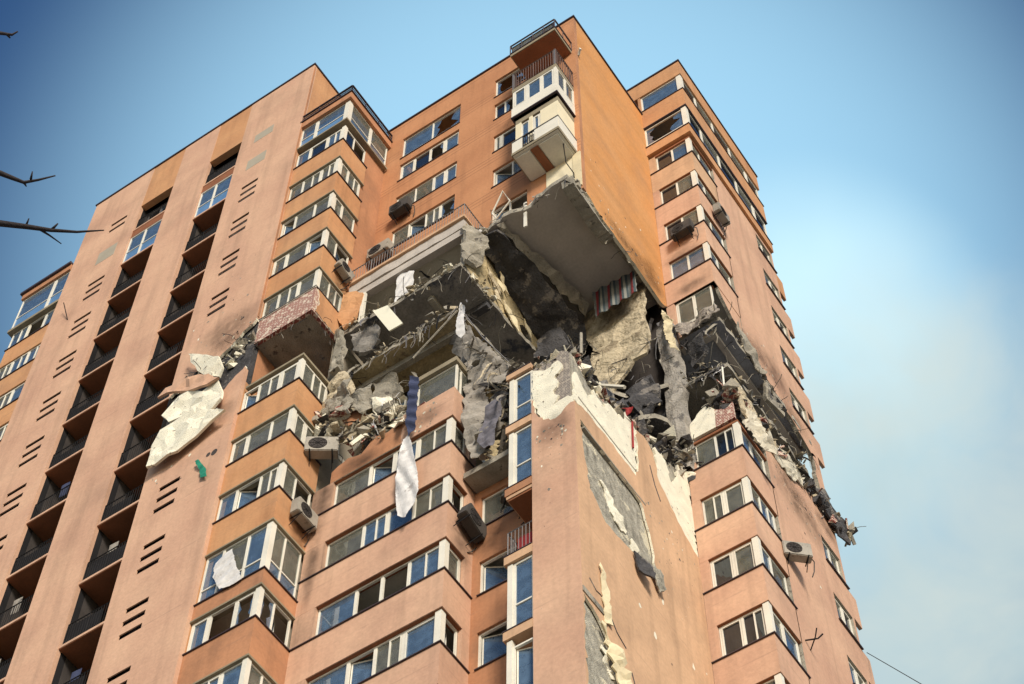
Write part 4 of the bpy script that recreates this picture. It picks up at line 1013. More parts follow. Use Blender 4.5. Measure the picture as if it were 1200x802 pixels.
# plain side skin between the two window columns, split by the blast
yl, yr = 33.9, RYE
hz_hi = [rect(37.35, sillz(n) + .0, 38.6, 3.6 + 3 * n - .1) for n in range(19, 24) if n > 18]
hi_s = [(yl, 59.35), (34.4, 58.6), (35.0, 58.4), (35.6, 58.3), (36.3, 58.0), (37.2, 57.8), (38.0, 57.3), (38.25, 57.2), (38.3, 53.3), (yr, 53.25, 1), (yr, 74.0, 1), (yl, 74.0, 1)]
part(slabpoly('wall', 'x', RX1 - .0, RX1 - .16, rough(hi_s, .09, .25, seed=100), hz_hi, [PINK, CONC]), 'pink side wall above the blast line')
lo_s = [(yl, Z0, 1), (yr, Z0, 1), (yr, 53.2), (38.2, 53.5), (37.6, 53.7), (36.4, 53.3), (35.3, 52.9), (34.5, 52.6), (yl, 52.9, 1)]
hz_lo = [rect(37.35, sillz(n), 38.6, 3.6 + 3 * n - .1) for n in range(9, 17)]
part(slabpoly('wall', 'x', RX1 - .0, RX1 - .16, rough(lo_s, .09, .25, seed=101), hz_lo, [PINK, CONC]), 'pink side wall below the blast line')
for n in list(range(9, 17)) + list(range(19, 24)):
    window('x', RX1 - .08, 37.35, 38.6, sillz(n), 3.5 + 3 * n, [38.0], 'gd' if n % 2 else 'bg')
    o = wbox('sill', (RX1 - .0, 37.3, sillz(n) - .04), (RX1 + .07, RYE + .05, sillz(n) - .005), TRIM)
    # parapet that juts out at the far corner
    wbox('parapet', (RX1 - .12, RYE + .002, sillz(n) - 1.5), (RX1 + .0, RYE + .55, sillz(n) - .045), PINK if n < 23 else ORANGE)
# parapet face of floor 19 left standing on the front
wbox('wall', (RX0 - .04, RY0 + .003, 57.9), (-14.97, RY0 + .3, 60.55), PINK)
window('y', RY0 + .1, -14.96, RX1 - .2, 58.9, 60.6, [-14.2], 'gg', label='dusty window above the collapsed balcony')
wbox('lintel', (-15.0, RY0 + .02, 60.6), (RX1 - .02, RY0 + .3, 60.72), BROWN)
part(slabpoly('wall', 'x', RX1 - .02, RX1 - .14, rough([(32.1, 60.9), (32.6, 60.2), (33.2, 59.6), (33.9, 59.35), (33.9, 61.0, 1), (32.1, 61.0, 1)], .06, .2, seed=102), [], [PINK, CONC]))
# top two floors: long ribbon glazing, orange bands
for (zs, zt, z0, ml) in ((77.05, 78.65, 75.45, ORANGE), (73.5, 75.35, 72.8, ORANGE)):
    part(plan('parapet', [(RX0 - .12, RY0 - .12), (RX1 + .12, RY0 - .12), (RX1 + .12, RYE), (RX1 - .1, RYE), (RX1 - .1, RY0 + .1), (RX0 - .12, RY0 + .1)], z0, zs, ml), 'orange band wrapping the top floors')
    part(plan('sill', [(RX0 - .14, RY0 - .16), (RX1 + .16, RY0 - .16), (RX1 + .16, RYE + .03), (RX1 + .02, RYE + .03), (RX1 + .02, RY0), (RX0 - .14, RY0)], zs + .002, zs + .04, TRIM))
    fr = zs > 76
    window('y', RY0 - .04, RX0 + .0, RX1 - .1, zs + .04, zt, [], 'b' if fr else 's', transom=None if fr else zs + .35, fw=.07)
    wbox('wall', (RX0 - .12, RY0 - .1, zs + .04), (RX0 - .003, RY0 + .2, zt), ORANGE)
    window('x', RX1 + .04, RY0 + .2, RYE - .05, zs + .04, zt, [33.3, 34.75, 36.2, 37.6], 'dgdgd', post_w=.13, label='long ribbon window round the top corner')
    corner_post(RX1 + .08, RY0 - .08, zs + .04, zt, .22)
    wbox('floor_slab', (XE - .1, RY0 + .15, zs - .6), (RX1 - .12, 38.6, zs - .3), CEILW)
    wbox('wall', (XE + .4, RY0 + 2.2, zs), (XE + .5, 38.6, zt), ROOM)
part(plan('parapet', [(RX0 - .6, RY0 - .12), (RX1 + .12, RY0 - .12), (RX1 + .12, RYE), (RX0 - .6, RYE)], 78.66, 79.98, ORANGE), 'orange roof parapet of the right block')
part(plan('coping', [(RX0 - .65, RY0 - .17), (RX1 + .17, RY0 - .17), (RX1 + .17, RYE + .04), (RX0 - .65, RYE + .04)], 79.983, 80.08, TRIM))
part(plan('trim', [(RX0 - .13, RY0 - .14), (RX1 + .14, RY0 - .14), (RX1 + .14, RYE), (RX1 - .1, RYE), (RX1 - .1, RY0 + .1), (RX0 - .13, RY0 + .1)], 75.38, 75.44, TRIM))
wbox('wall', (-24, RY0 + .5, 74), (XE - .3, 38.6, 79.9), ORANGE)
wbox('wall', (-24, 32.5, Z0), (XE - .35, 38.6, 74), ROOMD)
# blast opening on the right block: exposed slabs with dark undersides
CEILB = mat('bluish_concrete', (0.29, 0.30, 0.34), var=.35, scale=.8, spots=((.14, .12, .11), .9, .6))
for zf, m_, edge in ((57.95, CEILB, 0), (54.95, CONC, 1)):
    pts = [(XE + .15, RY0 + .05), (-14.3, RY0 - .02), (RX1 - .05, RY0 + .05), (RX1 - .03, 34.0), (RX1 + .0, 36), (RX1 - .03, 38.6, 1), (XE - .3, 38.6, 1), (XE - .3, 33, 1)]
    part(slabpoly('floor_slab', 'z', zf, zf + .22, rough(pts, .05, .25, seed=110 + edge), [], [m_, CONC]), 'exposed floor slab in the right block')
wbox('beam', (XE + .2, RY0 + .28, 57.75), (RX1 - .4, RY0 + .5, 57.94), CEIL)
wbox('beam', (RX1 - .6, RY0 + .52, 57.75), (RX1 - .4, 38.4, 57.94), CEIL)
wbox('beam', (RX1 - .38, RY0 + .6, 54.6), (RX1 - .22, 38.4, 54.94), DARKC)
wbox('wall', (XE - .3, 32.5, 51.9), (XE - .15, 38.6, 57.9), DARKC); wbox('wall', (XE - .3, 32.5, 58.2), (XE - .15, 38.6, 61.0), ROOM); wbox('floor_slab', (XE - .2, RY0 + .3, 60.8), (RX1 - .2, 38.6, 61.0), CEILW)
# concrete column at the left corner of the right block
colp = [(-15.5, 31.98), (-14.85, 31.98), (-14.85, 32.4), (-15.5, 32.4)]
bm = bmesh.new(); rings = []
rnd = random.Random(6)
for i in range(22):
    z = 50.2 + i * .42; off = .06 * math.sin(i * .6)
    rings.append([bm.verts.new((x + off + rnd.uniform(-.05, .05), y - .05 + rnd.uniform(-.05, .05), z)) for x, y in [(-15.62, 31.86), (-15.3, 31.8), (-15.0, 31.86), (-14.98, 32.3), (-15.6, 32.3)]])
for a, b in zip(rings, rings[1:]):
    for k in range(5): bm.faces.new((a[k], a[(k + 1) % 5], b[(k + 1) % 5], b[k]))
bm.faces.new(rings[-1])
part(finish('column', bm, mat('column_grey', (.34, .31, .27), var=.3, scale=2, spots=((.12, .11, .1), 2.0, .58), bump=1, bumpdist=.05)), 'cracked grey concrete column beside the hole')
# cream wall remnant above the lower right window
part(slabpoly('wall', 'y', RY0 + .02, RY0 + .12, rough([(-15.0, 51.9, 1), (-14.1, 51.9, 1), (-14.05, 52.9), (-14.3, 53.35), (-14.7, 53.1), (-15.0, 52.7, 1)], .04, .15, seed=103), [], [FOAM, FOAM]), 'cream remnant of wall above the window')
part(slabpoly('wall', 'y', RY0 + .03, RY0 + .13, rough([(-14.1, 51.9, 1), (RX1 - .1, 51.9, 1), (RX1 - .1, 52.8), (-13.7, 52.6), (-14.05, 52.9)], .04, .15, seed=104), [], [BRICK, BRICK]))
part(tube('frame_post', [(-14.55, 32.0, 54.9), (-13.9, 31.95, 54.85), (-13.42, 31.98, 54.9)], .05, RAILG))
part(tube('frame_post', [(-13.5, 31.98, 54.9), (-13.55, 31.98, 53.6)], .035, WHITE))
# ledge left at the foot of the blast line
CREAM2 = mat('plaster_dusty', (0.58, 0.53, 0.42), var=0.25, scale=3, bump=.6, spots=((0.26, 0.22, 0.17), 2.6, 0.56))
part(crumple('torn_flap', [(RX1 + .03, 33.9, 54.2), (RX1 + .1, 34.5, 53.4), (RX1 + .12, 35.5, 53.6), (RX1 + .1, 36.6, 53.7), (RX1 + .03, 36.5, 53.1), (RX1 + .02, 35.3, 52.5), (RX1 + .02, 34.2, 52.6)], CREAM2, amp=.07, thick=.05, res=.15, seed=130, ragged=.1), 'crumpled cream render along the side')
part(crumple('torn_flap', [(RX1 + .05, 32.2, 54.2), (RX1 + .1, 33.2, 54.0), (RX1 + .05, 33.9, 53.0), (RX1 + .03, 33.6, 51.9), (RX1 + .02, 32.4, 52.4)], PLAST, amp=.1, thick=.06, res=.15, seed=131, ragged=.1))
part(crumple('torn_flap', [(RX1 + .05, 37.0, 54.0), (RX1 + .2, 37.8, 54.3), (RX1 + .3, 38.9, 54.0), (RX1 + .35, 39.3, 53.3), (RX1 + .2, 39.1, 52.6), (RX1 + .1, 38.3, 53.0), (RX1 + .05, 37.5, 53.4)], DARKC, amp=.1, thick=.07, res=.18, seed=132, ragged=.12), 'grey sheet metal hanging off the far corner')
part(crumple('torn_flap', [(RX1 + .03, 33.3, 59.4), (RX1 + .12, 34.2, 58.6), (RX1 + .12, 34.9, 58.0), (RX1 + .05, 34.6, 57.7), (RX1 + .02, 33.6, 58.2)], CONC, amp=.08, thick=.06, res=.15, seed=133, ragged=.08))

# below-frame body of bays down to the ground
wbox('wall', (LX0, LY0 + .01, Z0), (LX1 - .01, 25.3, 27.5), ORANGE2)
wbox('wall', (-24.6, MY0 + .01, Z0), (MX1 - .01, 29, 27.5), PINK)
wbox('wall', (RX0, RY0 + .01, Z0), (RX1 - .01, 33.9, 27.5), PINK)

# ------------------------------------------------------------------ loose things
def ac_unit(loc, rz, label, m=ACW, s=1.0, grp='air conditioner units hung on the facade', tilt=0):
    """front faces local -y; loc = centre bottom back against the wall"""
    e = empty('air_conditioner', loc, label, 'air conditioner', grp, rz)
    bm = bmesh.new(); add_box(bm, (-.42 * s, -.38 * s, 0), (.42 * s, -.08 * s, .6 * s))
    bmesh.ops.bevel(bm, geom=bm.edges[:], offset=.025, segments=2, affect='EDGES')
    body = finish('casing', bm, m, e)
    bm = bmesh.new()
    for r in (.06, .12, .18, .23):
        pts = [(-.1 * s + r * s * math.cos(t), -.39 * s, .3 * s + r * s * math.sin(t)) for t in [k * math.pi / 8 for k in range(17)]]
        add_tube(bm, pts, .008, 4)
    for k in range(8):
        t = k * math.pi / 4; add_tube(bm, [(-.1 * s, -.395 * s, .3 * s), (-.1 * s + .23 * s * math.cos(t), -.395 * s, .3 * s + .23 * s * math.sin(t))], .006, 4)
    finish('fan_grille', bm, METAL, e)
    bm = bmesh.new(); bmesh.ops.create_cone(bm, cap_ends=True, segments=20, radius1=.235 * s, radius2=.235 * s, depth=.012, matrix=Matrix.Translation((-.1 * s, -.384 * s, .3 * s)) @ Matrix.Rotation(math.pi / 2, 4, 'X'))
    finish('fan', bm, ROOMD, e)
    for x in (-.28, .28):
        bm = bmesh.new(); add_tube(bm, [(x * s, 0, -.02), (x * s, -.42 * s, -.02)], .02, 4); add_tube(bm, [(x * s, -.36 * s, -.02), (x * s, 0, -.3 * s)], .014, 4)
        finish('bracket', bm, METAL, e)
    tube('pipe', [(.4 * s, -.2, .2), (.52 * s, -.12, .1), (.5 * s, -.02, -.25), (.42 * s, 0, -.5)], .018, ACD, e)
    e.rotation_euler.y = tilt
    return e
HP = math.pi / 2
ac_unit((-23.3, 26.5, 67.35), 0, 'sooty air conditioner under the left end of the third upper window row', ACD, 1.1)
ac_unit((-24.05, 26.5, 64.5), 0, 'pale air conditioner just above the left end of the terrace railing', ACW, 1.2)
ac_unit((LX1 + .02, 24.75, 61.3), HP, 'scorched tilted air conditioner on the left bay side just above the hole', ACW, .95, tilt=.25)
ac_unit((LX1 + .02, 24.75, 46.3), HP, 'grey air conditioner on the left bay side with sooty wall below', ACW, 1.1)
ac_unit((LX1 + .25, 25.15, 49.85), .6, 'large beige air conditioner in the corner beside the torn parapet', ACW, 1.25)
ac_unit((MX1 + .02, 26.0, 43.55), HP, 'burnt black air conditioner on the side of the middle bay', ACD, 1.15, tilt=.35)
ac_unit((-17.95, 26.3, 43.75), HP * .5, 'charred air conditioner hanging by the recessed window', ACD, .95, tilt=.3)
ac_unit((-14.1, 32.0, 64.5), 0, 'dusty air conditioner on the front of the right bay', ACD, 1.05)
ac_unit((RX1 + .02, 33.3, 67.1), HP, 'air conditioner on the right side wall near the corner, highest on the right', ACW, 1.0)
ac_unit((RX1 + .12, 34.3, 46.5), .75, 'white air conditioner with round fan on the lower right side wall', ACW, 1.05)
o = bpy.data.objects.new('wall_bracket', None); C.objects.link(o); o.location = (RX1, 34.2, 43.0)
tag(o, 'empty black bracket on the side wall below the white air conditioner', 'bracket')
tube('arm', [(0, 0, 0), (.35, .1, -.05), (.5, .15, .1)], .025, METAL, o); tube('arm', [(0, .25, -.2), (.3, .05, .0), (.45, -.1, .15)], .02, METAL, o)

def cloth(name, px, Y, m, label, cat, amp=.02, pleat=16, seed=0, thick=.01, res=.06, bulge=.0):
    P = []
    for i, (x, y) in enumerate(px):
        p = on_y(x, y, Y + bulge * math.sin(i * 2.1)); P.append(p)
    return tag(crumple(name, P, m, amp=amp, thick=thick, res=res, seed=seed, ragged=.012, pleat=pleat), label, cat)
cloth('cloth', [(479, 510), (483, 520), (488, 548), (491, 575), (484, 592), (475, 606), (466, 605), (463, 575), (466, 540), (472, 515)], 25.05, FABW, 'long white cloth hanging down over the middle bay windows', 'cloth', amp=.035, pleat=-15, seed=1, bulge=.04)
cloth('jacket', [(480, 440), (491, 443), (489, 470), (487, 500), (480, 512), (475, 498), (478, 470)], 25.0, FABN, 'dark navy garment hanging above the white cloth', 'garment', amp=.04, pleat=-16, seed=2, bulge=.06)
cloth('curtain', [(466, 322), (485, 317), (484, 352), (474, 352), (462, 360)], 25.45, FABW, 'white curtain in the open room under the terrace', 'curtain', seed=3)
cloth('cloth', [(539, 354), (544, 358), (545, 390), (540, 396), (535, 392), (536, 370)], 25.2, FABW, 'small white rag hanging below the slab corner', 'cloth', amp=.04, seed=4, pleat=0)
cloth('sheet', [(263, 648), (272, 643), (276, 660), (283, 678), (270, 688), (256, 690), (250, 678), (252, 660)], 23.72, FABW, 'pale sheet hanging out of a left bay window', 'sheet', amp=.035, pleat=-12, seed=5, bulge=.05)
cloth('cloth', [(229, 541), (233, 539), (241, 549), (242, 558), (235, 560), (233, 550)], 23.55, FABGREEN, 'green rag snagged on the pink wall below the torn insulation', 'cloth', amp=.05, pleat=0, seed=6)
cloth('trousers', [(575, 470), (588, 462), (585, 490), (577, 522), (566, 524), (559, 518), (566, 492)], 25.5, mat('fabric_slate', (.16, .15, .17), bump=.1), 'slate grey cloth hanging beside the narrow glazing', 'cloth', amp=.07, pleat=0, seed=7)
# striped curtain under the ceiling of the hole
def stripes():
    m = mat('striped_fabric', (.1, .1, .1), bump=0); t = m.node_tree; n, l = t.nodes, t.links; b = n['Principled BSDF']
    g_ = n.new('ShaderNodeNewGeometry'); sp = n.new('ShaderNodeSeparateXYZ'); l.new(g_.outputs['Position'], sp.inputs[0])
    mu = n.new('ShaderNodeMath'); mu.operation = 'MULTIPLY'; l.new(sp.outputs['X'], mu.inputs[0]); mu.inputs[1].default_value = 2.1
    fr = n.new('ShaderNodeMath'); fr.operation = 'FRACT'; l.new(mu.outputs[0], fr.inputs[0])
    cr = n.new('ShaderNodeValToRGB'); cr.color_ramp.interpolation = 'CONSTANT'
    e = cr.color_ramp.elements; e[0].color = (.22, .035, .04, 1); e[1].position = .25; e[1].color = (.05, .07, .08, 1)
    for p, c_ in ((.42, (.20, .20, .18, 1)), (.6, (.05, .07, .08, 1)), (.75, (.14, .15, .15, 1))):
        x = e.new(p); x.color = c_
    l.new(fr.outputs[0], cr.inputs[0]); l.new(cr.outputs[0], b.inputs['Base Color']); return m
tag(crumple('curtain', [(-17.25, 30.25, 60.95), (-15.45, 30.3, 60.95), (-15.5, 30.3, 59.4), (-17.2, 30.25, 59.2)], stripes(), amp=.05, thick=.01, res=.08, seed=8, pleat=14, ragged=.02), 'striped red and grey curtain hanging from the hole ceiling', 'curtain')
# white board lodged under the open room
P = [on_y(438, 366, 25.1), on_y(455, 359, 25.1), on_y(473, 380, 25.2), on_y(457, 389, 25.2)]
tag(crumple('board', P, mat('board_white', (.80, .77, .62), bump=0, var=.05), amp=.0, thick=.05, res=.3, seed=9, ragged=0), 'white flat board dangling over the slab edge', 'board')
# crumpled insulation sheets over the slab wing
def sheet(px, Y, label, m=FOAM, amp=.035, thick=.09, seed=0, dy=()):
    P = [on_y(x, y, Y + (dy[i] if i < len(dy) else 0)) for i, (x, y) in enumerate(px)]
    return tag(crumple('insulation_sheet', P, m, amp=amp, thick=thick, res=.3, seed=seed, ragged=.05), label, 'insulation sheet')
sheet([(222, 416), (258, 419), (263, 432), (258, 443), (240, 440), (233, 436)], 23.35, 'small pale insulation flap topmost on the torn pink strip', seed=11, dy=(0, 0, .2, .25, .1, .1))
sheet([(236, 440), (258, 445), (244, 454), (205, 462), (186, 468), (196, 457), (215, 448)], 23.3, 'thin buckled pink render strip sticking out under the topmost flap', m=PINK, seed=12, amp=.06)
sheet([(205, 470), (218, 458), (240, 462), (258, 448), (262, 470), (250, 482), (222, 484), (200, 498), (193, 492)], 23.45, 'cracked cream insulation sheet in the middle of the torn patch', seed=13, amp=.07)
sheet([(190, 507), (205, 496), (232, 480), (266, 483), (250, 495), (230, 512), (208, 530), (173, 550), (180, 525)], 23.4, 'large pale insulation sheet lowest over the loggia edge', seed=14, amp=.06)
# holes left by fixings on the pink wall
for k, (x, y, s_) in enumerate(((244, 533, .09), (251, 530, .13))):
    p = on_y(x, y, YA - .001); part(slabpoly('hole', 'y', YA - .003, YA + .004, [(p.x + s_ * math.cos(a), p.z + s_ * 1.3 * math.sin(a)) for a in [j * .7 for j in range(9)]], [], [ROOMD]))
part(tube('aerial', [(-38.6, YA, 69.9), (-38.9, YA - .3, 71.2)], .02, METAL))
# debris masses
def tangle(name, px, Y, m, label, cat, seed, amp=.09, thick=.03, res=.1, dy=.3):
    rnd = random.Random(seed); P = [on_y(x, y, Y + rnd.uniform(-dy, dy)) for x, y in px]
    return tag(crumple(name, P, m, amp=amp, thick=thick, res=res, seed=seed, ragged=.05, fr=1.5), label, cat)
tangle('curtain', [(547, 400), (565, 398), (592, 425), (604, 440), (590, 452), (575, 448), (560, 462), (548, 440)], 25.9, FABG, 'torn grey curtain bunched under the slab corner', 'curtain', 22)
tangle('tarpaulin', [(545, 452), (562, 440), (572, 470), (575, 500), (566, 530), (555, 540), (545, 520), (541, 485)], 25.7, FABG, 'grey tarpaulin hanging in front of the recess', 'tarpaulin', 23)
tangle('tarpaulin', [(575, 455), (592, 452), (600, 475), (596, 500), (580, 510), (574, 485)], 26.1, PLAST, 'pale tattered sheet between tarpaulin and narrow glazing', 'tarpaulin', 24)
tangle('metal_sheet', [(437, 470), (455, 466), (473, 480), (474, 497), (455, 502), (441, 498)], 25.15, FOAM, 'crumpled whitish sheet left of the navy garment', 'sheet', 25, amp=.1)
tangle('metal_sheet', [(383, 470), (400, 452), (412, 443), (414, 465), (408, 482), (392, 488), (378, 492)], 24.8, CONC, 'bent grey sheet under the broken column stub', 'sheet', 26, amp=.15)
tangle('wall_panel', [(400, 490), (425, 478), (431, 490), (405, 502)], 25.1, ORANGE2, 'tilted rust orange wall panel beside the beige air conditioner', 'panel', 27, amp=.03, dy=.1)
tangle('wall_panel', [(408, 465), (438, 452), (440, 480), (425, 485), (412, 480)], 25.2, CONC, 'broken grey wall panel above the rust orange one', 'panel', 28, amp=.12)
tangle('balcony_mesh', [(790, 384), (812, 374), (838, 356), (843, 364), (826, 380), (798, 394)], 31.9, GBRICK, 'wrecked balcony front under the dusty right window', 'balcony front', 29, amp=.1)
tangle('cloth', [(776, 365), (786, 372), (790, 398), (797, 412), (786, 408), (778, 390)], 31.5, CREAM, 'cream rag caught at the bottom of the orange side wall', 'cloth', 30, amp=.08, dy=.1)
tangle('tarpaulin', [(862, 470), (880, 480), (905, 515), (912, 535), (895, 525), (872, 500)], 32.9, CREAM2, 'cream torn sheet over the lower right corner window', 'sheet', 31, amp=.1, dy=.3)

rubble('rubble', [(-16.5, 25.7, 48.9), (-15.5, 25.8, 48.6), (-15.6, 27, 48.4), (-15.5, 29, 49.2), (-15.5, 31, 49.6)], (.12, .22, .16), .2, 150, [CONC, PLAST, DARKC, FOAM, BRICK], 'broken masonry along the top of the pillar and side wall', 1, 16)
rubble('rubble', [(-15.6, 30, 50.3), (-15.3, 31.5, 50.2), (-15.1, 32.0, 51.0)], (.2, .3, .5), .2, 70, [CONC, DARKC, DARKC, FOAM], 'dark rubble at the foot of the grey column', 2, 14)
rubble('rubble', [(-24.2, 25.3, 58.1), (-22.5, 25.35, 58.05), (-19.7, 25.3, 58.0), (-19.3, 27, 58.0)], (.1, .08, .07), .11, 110, [CONC, PLAST, FOAM], 'crumbs of concrete along the edge of the upper broken slab', 3, 10)
rubble('rubble', [(-24.3, 25.4, 55.1), (-21.5, 25.35, 55.05), (-19.6, 25.4, 55.1)], (.1, .08, .06), .09, 70, [CONC, PLAST], 'crumbs of concrete along the edge of the lower broken slab', 4, 8)
rubble('rubble', [(-24.5, 25.0, 51.9), (-23.6, 25.2, 50.8), (-22.6, 25.3, 50.3), (-21.6, 25.35, 50.4)], (.2, .15, .35), .24, 120, [CONC, PLAST, BRICK, FOAM, DARKC], 'rubble piled on the torn parapet of the middle bay', 5, 12)
rubble('rubble', [(-19.3, 26.0, 60.9), (-19.2, 26.3, 61.3), (-18.9, 26.4, 61.3)], (.15, .1, .12), .17, 30, [CONC, FABW, DARKC], 'rubble beside the end of the terrace railing', 6, 6)
rubble('rubble', [(-14.9, 32.0, 55.1), (-13.5, 32.0, 55.1), (-13.3, 34, 55.1), (-13.3, 37, 55.0)], (.08, .15, .08), .13, 90, [CONC, PLAST, DARKC], 'crumbs along the middle slab edge of the right block', 7, 10)
rubble('rubble', [(-14.9, 32.0, 58.2), (-13.5, 32.0, 58.3), (-13.3, 33.5, 58.3), (-13.3, 36, 57.9)], (.06, .15, .05), .1, 50, [CONC, DARKC, PLAST], 'crumbs along the upper slab edge of the right block', 8, 10)
rubble('rubble', [(-14.3, 32.1, 53.2), (-13.4, 32.2, 53.4), (-13.3, 34, 53.3), (-13.3, 36, 53.4), (-13.2, 38.6, 53.6), (-13.0, 39.3, 53.2)], (.1, .15, .18), .18, 150, [CONC, DARKC, DARKC, PLAST, BRICK], 'shattered masonry along the lower blast line of the right block', 9, 20)
rubble('rubble', [(-19.3, 31, 58.2), (-18.6, 31.2, 57.2), (-17.8, 31.2, 55.3), (-17, 31.3, 53.5), (-16, 31.4, 52.4)], (.35, .2, .4), .26, 120, [DARKC, CONC, DARKC, PLAST], 'charred rubble deep inside the hole', 10, 16)
rubble('rubble', [(-18.9, 26.2, 52.6), (-18.4, 26.3, 50.5), (-18.2, 26.3, 48), (-18.0, 26.3, 46.4)], (.3, .25, .3), .24, 110, [CONC, DARKC, FABG, PLAST], 'rubble jammed in the recess above the orange wall', 12, 14)
rubble('rubble', [(-29.9, 23.7, 57.3), (-28.5, 23.7, 57.0), (-27.3, 23.7, 58.0)], (.25, .06, .2), .13, 60, [DARKC, CONC, FOAM], 'dark crumbs of wall in the torn pink strip', 13, 6)

# hanging struts and wires
def strut(pts, r, m, label, cat='strut'):
    return tag(tube('strut', pts, r, m, seg=5), label, cat)
strut([on_y(484, 420, 25.2), on_y(536, 364, 25.2)], .035, CONC, 'pale diagonal strut below the lower broken slab')
strut([on_y(540, 362, 25.25), on_y(565, 395, 25.6), on_y(602, 430, 26.4)], .02, RAILG, 'thin grey bar sagging right of the small rag')
strut([on_y(681, 391, 28), on_y(681, 415, 28)], .06, CONC, 'short upright stub inside the hole')
strut([on_y(704, 452, 29.5), on_y(732, 454, 29.5)], .07, CEILW, 'pale horizontal pipe in front of the black gap')
strut([on_y(750, 482, 31), on_y(762, 506, 31)], .05, CONC, 'short leaning bar left of the grey column')
tag(tube('cable', [(-13.3, 39.2, 47.4), on_y(1085, 805, 36), on_y(1200, 870, 33)], .013, METAL, seg=4), 'thin black cable leading away from the right corner', 'cable')
tag(tube('red_strip', [on_x(741, 495, XE + .02), on_x(742, 525, XE + .02)], .035, RED), 'narrow red strip on the cream insulation of the side wall', 'strip')
tag(crumple('cloth', [on_y(720, 478, 30.6), on_y(742, 476, 30.6), on_y(740, 486, 30.7), on_y(726, 490, 30.4)], RED, amp=.1, thick=.02, res=.1, seed=60), 'crumpled red cloth in the black gap', 'cloth')

# wires, reinforcement and strips dangling from broken edges
def danglers(label, path, count, length, seed, m=(METAL, CONC, RAILG), spread=.08, strips=.35):
    rnd = random.Random(seed); bm = bmesh.new(); path = [Vector(p) for p in path]
    for i in range(count):
        k = rnd.uniform(0, len(path) - 1.001); a = int(k); p = path[a].lerp(path[a + 1], k - a) + Vector([rnd.gauss(0, spread) for _ in range(3)])
        d = Vector((rnd.uniform(-.7, .7), rnd.uniform(-.7, .3), rnd.uniform(-1, .3))); pts = [p.copy()]; L_ = length * rnd.uniform(.2, 1)
        for j in range(6):
            d = (d + Vector([rnd.uniform(-.3, .3) for _ in range(3)]) + Vector((0, 0, -.25))).normalized(); p = p + d * L_ / 6; pts.append(p.copy())
        nf = len(bm.faces)
        if rnd.random() < strips:
            w_ = rnd.uniform(.02, .07); e = Vector((rnd.uniform(-1, 1), rnd.uniform(-.4, .4), 0)).normalized() * w_
            L1 = [bm.verts.new(q + e * (1 - j * .1)) for j, q in enumerate(pts)]; L2 = [bm.verts.new(q - e * (1 - j * .1)) for j, q in enumerate(pts)]
            L3 = [bm.verts.new(q + e * (1 - j * .1) + Vector((0, .012, 0))) for j, q in enumerate(pts)]; L4 = [bm.verts.new(q - e * (1 - j * .1) + Vector((0, .012, 0))) for j, q in enumerate(pts)]
            for j in range(6):
                for A_, B_ in ((L1, L2), (L2, L4), (L4, L3), (L3, L1)): bm.faces.new((A_[j], B_[j], B_[j + 1], A_[j + 1]))
        else: add_tube(bm, pts, rnd.uniform(.006, .014), 4)
        mi = rnd.randrange(len(m)); bm.faces.ensure_lookup_table()
        for f in bm.faces[nf:]: f.material_index = mi
    return tag(finish('torn_wires', bm, list(m)), label, 'wires', kind='stuff')
danglers('wires and strips hanging from the upper broken slab edge', [(-24.3, 25.25, 57.9), (-21.5, 25.25, 57.85), (-19.5, 25.25, 57.85), (-19.4, 28, 57.9)], 46, 1.0, 1)
danglers('wires and strips hanging from the lower broken slab edge', [(-24.3, 25.4, 55.0), (-21.5, 25.3, 55), (-19.5, 25.35, 55), (-19.4, 28, 55)], 60, 1.3, 2)
danglers('bent reinforcement sticking from the rim of the hanging ceiling', [(-19.3, 26.1, 61), (-17, 26.0, 61), (-15.4, 26, 60.8), (-15.35, 29, 60.6), (-15.35, 32, 60.4)], 44, .7, 3)
danglers('torn wires across the dark gap in the hole', [(-19.3, 30.5, 60.5), (-18.2, 30.6, 59), (-17.8, 30.7, 57), (-16.3, 31, 55.5), (-15.5, 31.3, 57), (-15.5, 31.5, 60)], 80, 1.4, 4, spread=.3)
danglers('wires hanging along the blast line of the right block', [(-15, 32, 57.8), (-13.4, 32, 57.8), (-13.35, 35, 57.8), (-13.3, 38.4, 57.2)], 50, 1.1, 5)
danglers('rods and strips over the lower blast line of the right block', [(-15, 32, 54.9), (-13.4, 32, 54.9), (-13.3, 35, 53.6), (-13.2, 38.8, 53.6)], 60, .9, 6, m=(METAL, CONC, RAILG, FABW))
danglers('shreds hanging over the torn parapet of the middle bay', [(-24.6, 25.1, 52.3), (-23.5, 25.1, 50.8), (-22.3, 25.2, 50.6), (-20.9, 25.2, 51.9)], 60, 1.0, 7, m=(METAL, CONC, FABG, FABW))
danglers('shreds and wires hanging in the recess', [(-19.3, 25.8, 53), (-18.5, 26, 51.5), (-18.0, 26, 50), (-17.6, 25.9, 48.6)], 70, 1.5, 8, m=(METAL, CONC, FABG, FABG, PLAST), strips=.6)
danglers('rods bristling along the top of the pillar wall', [(-16.5, 25.6, 48.8), (-15.5, 25.8, 48.6), (-15.4, 28, 49), (-15.4, 31.5, 49.8)], 50, .7, 9)
danglers('shreds hanging from the brick parapet slab', [(-27, 23.9, 57.7), (-24.7, 23.9, 57.7), (-24.6, 25.5, 57.7)], 24, .7, 10, strips=.1)
danglers('loose wires on the torn pink strip', [(-29.8, 23.5, 57.3), (-28.4, 23.5, 57.2), (-27.2, 23.5, 58.8)], 24, .6, 11, m=(METAL, CONC, FOAM))

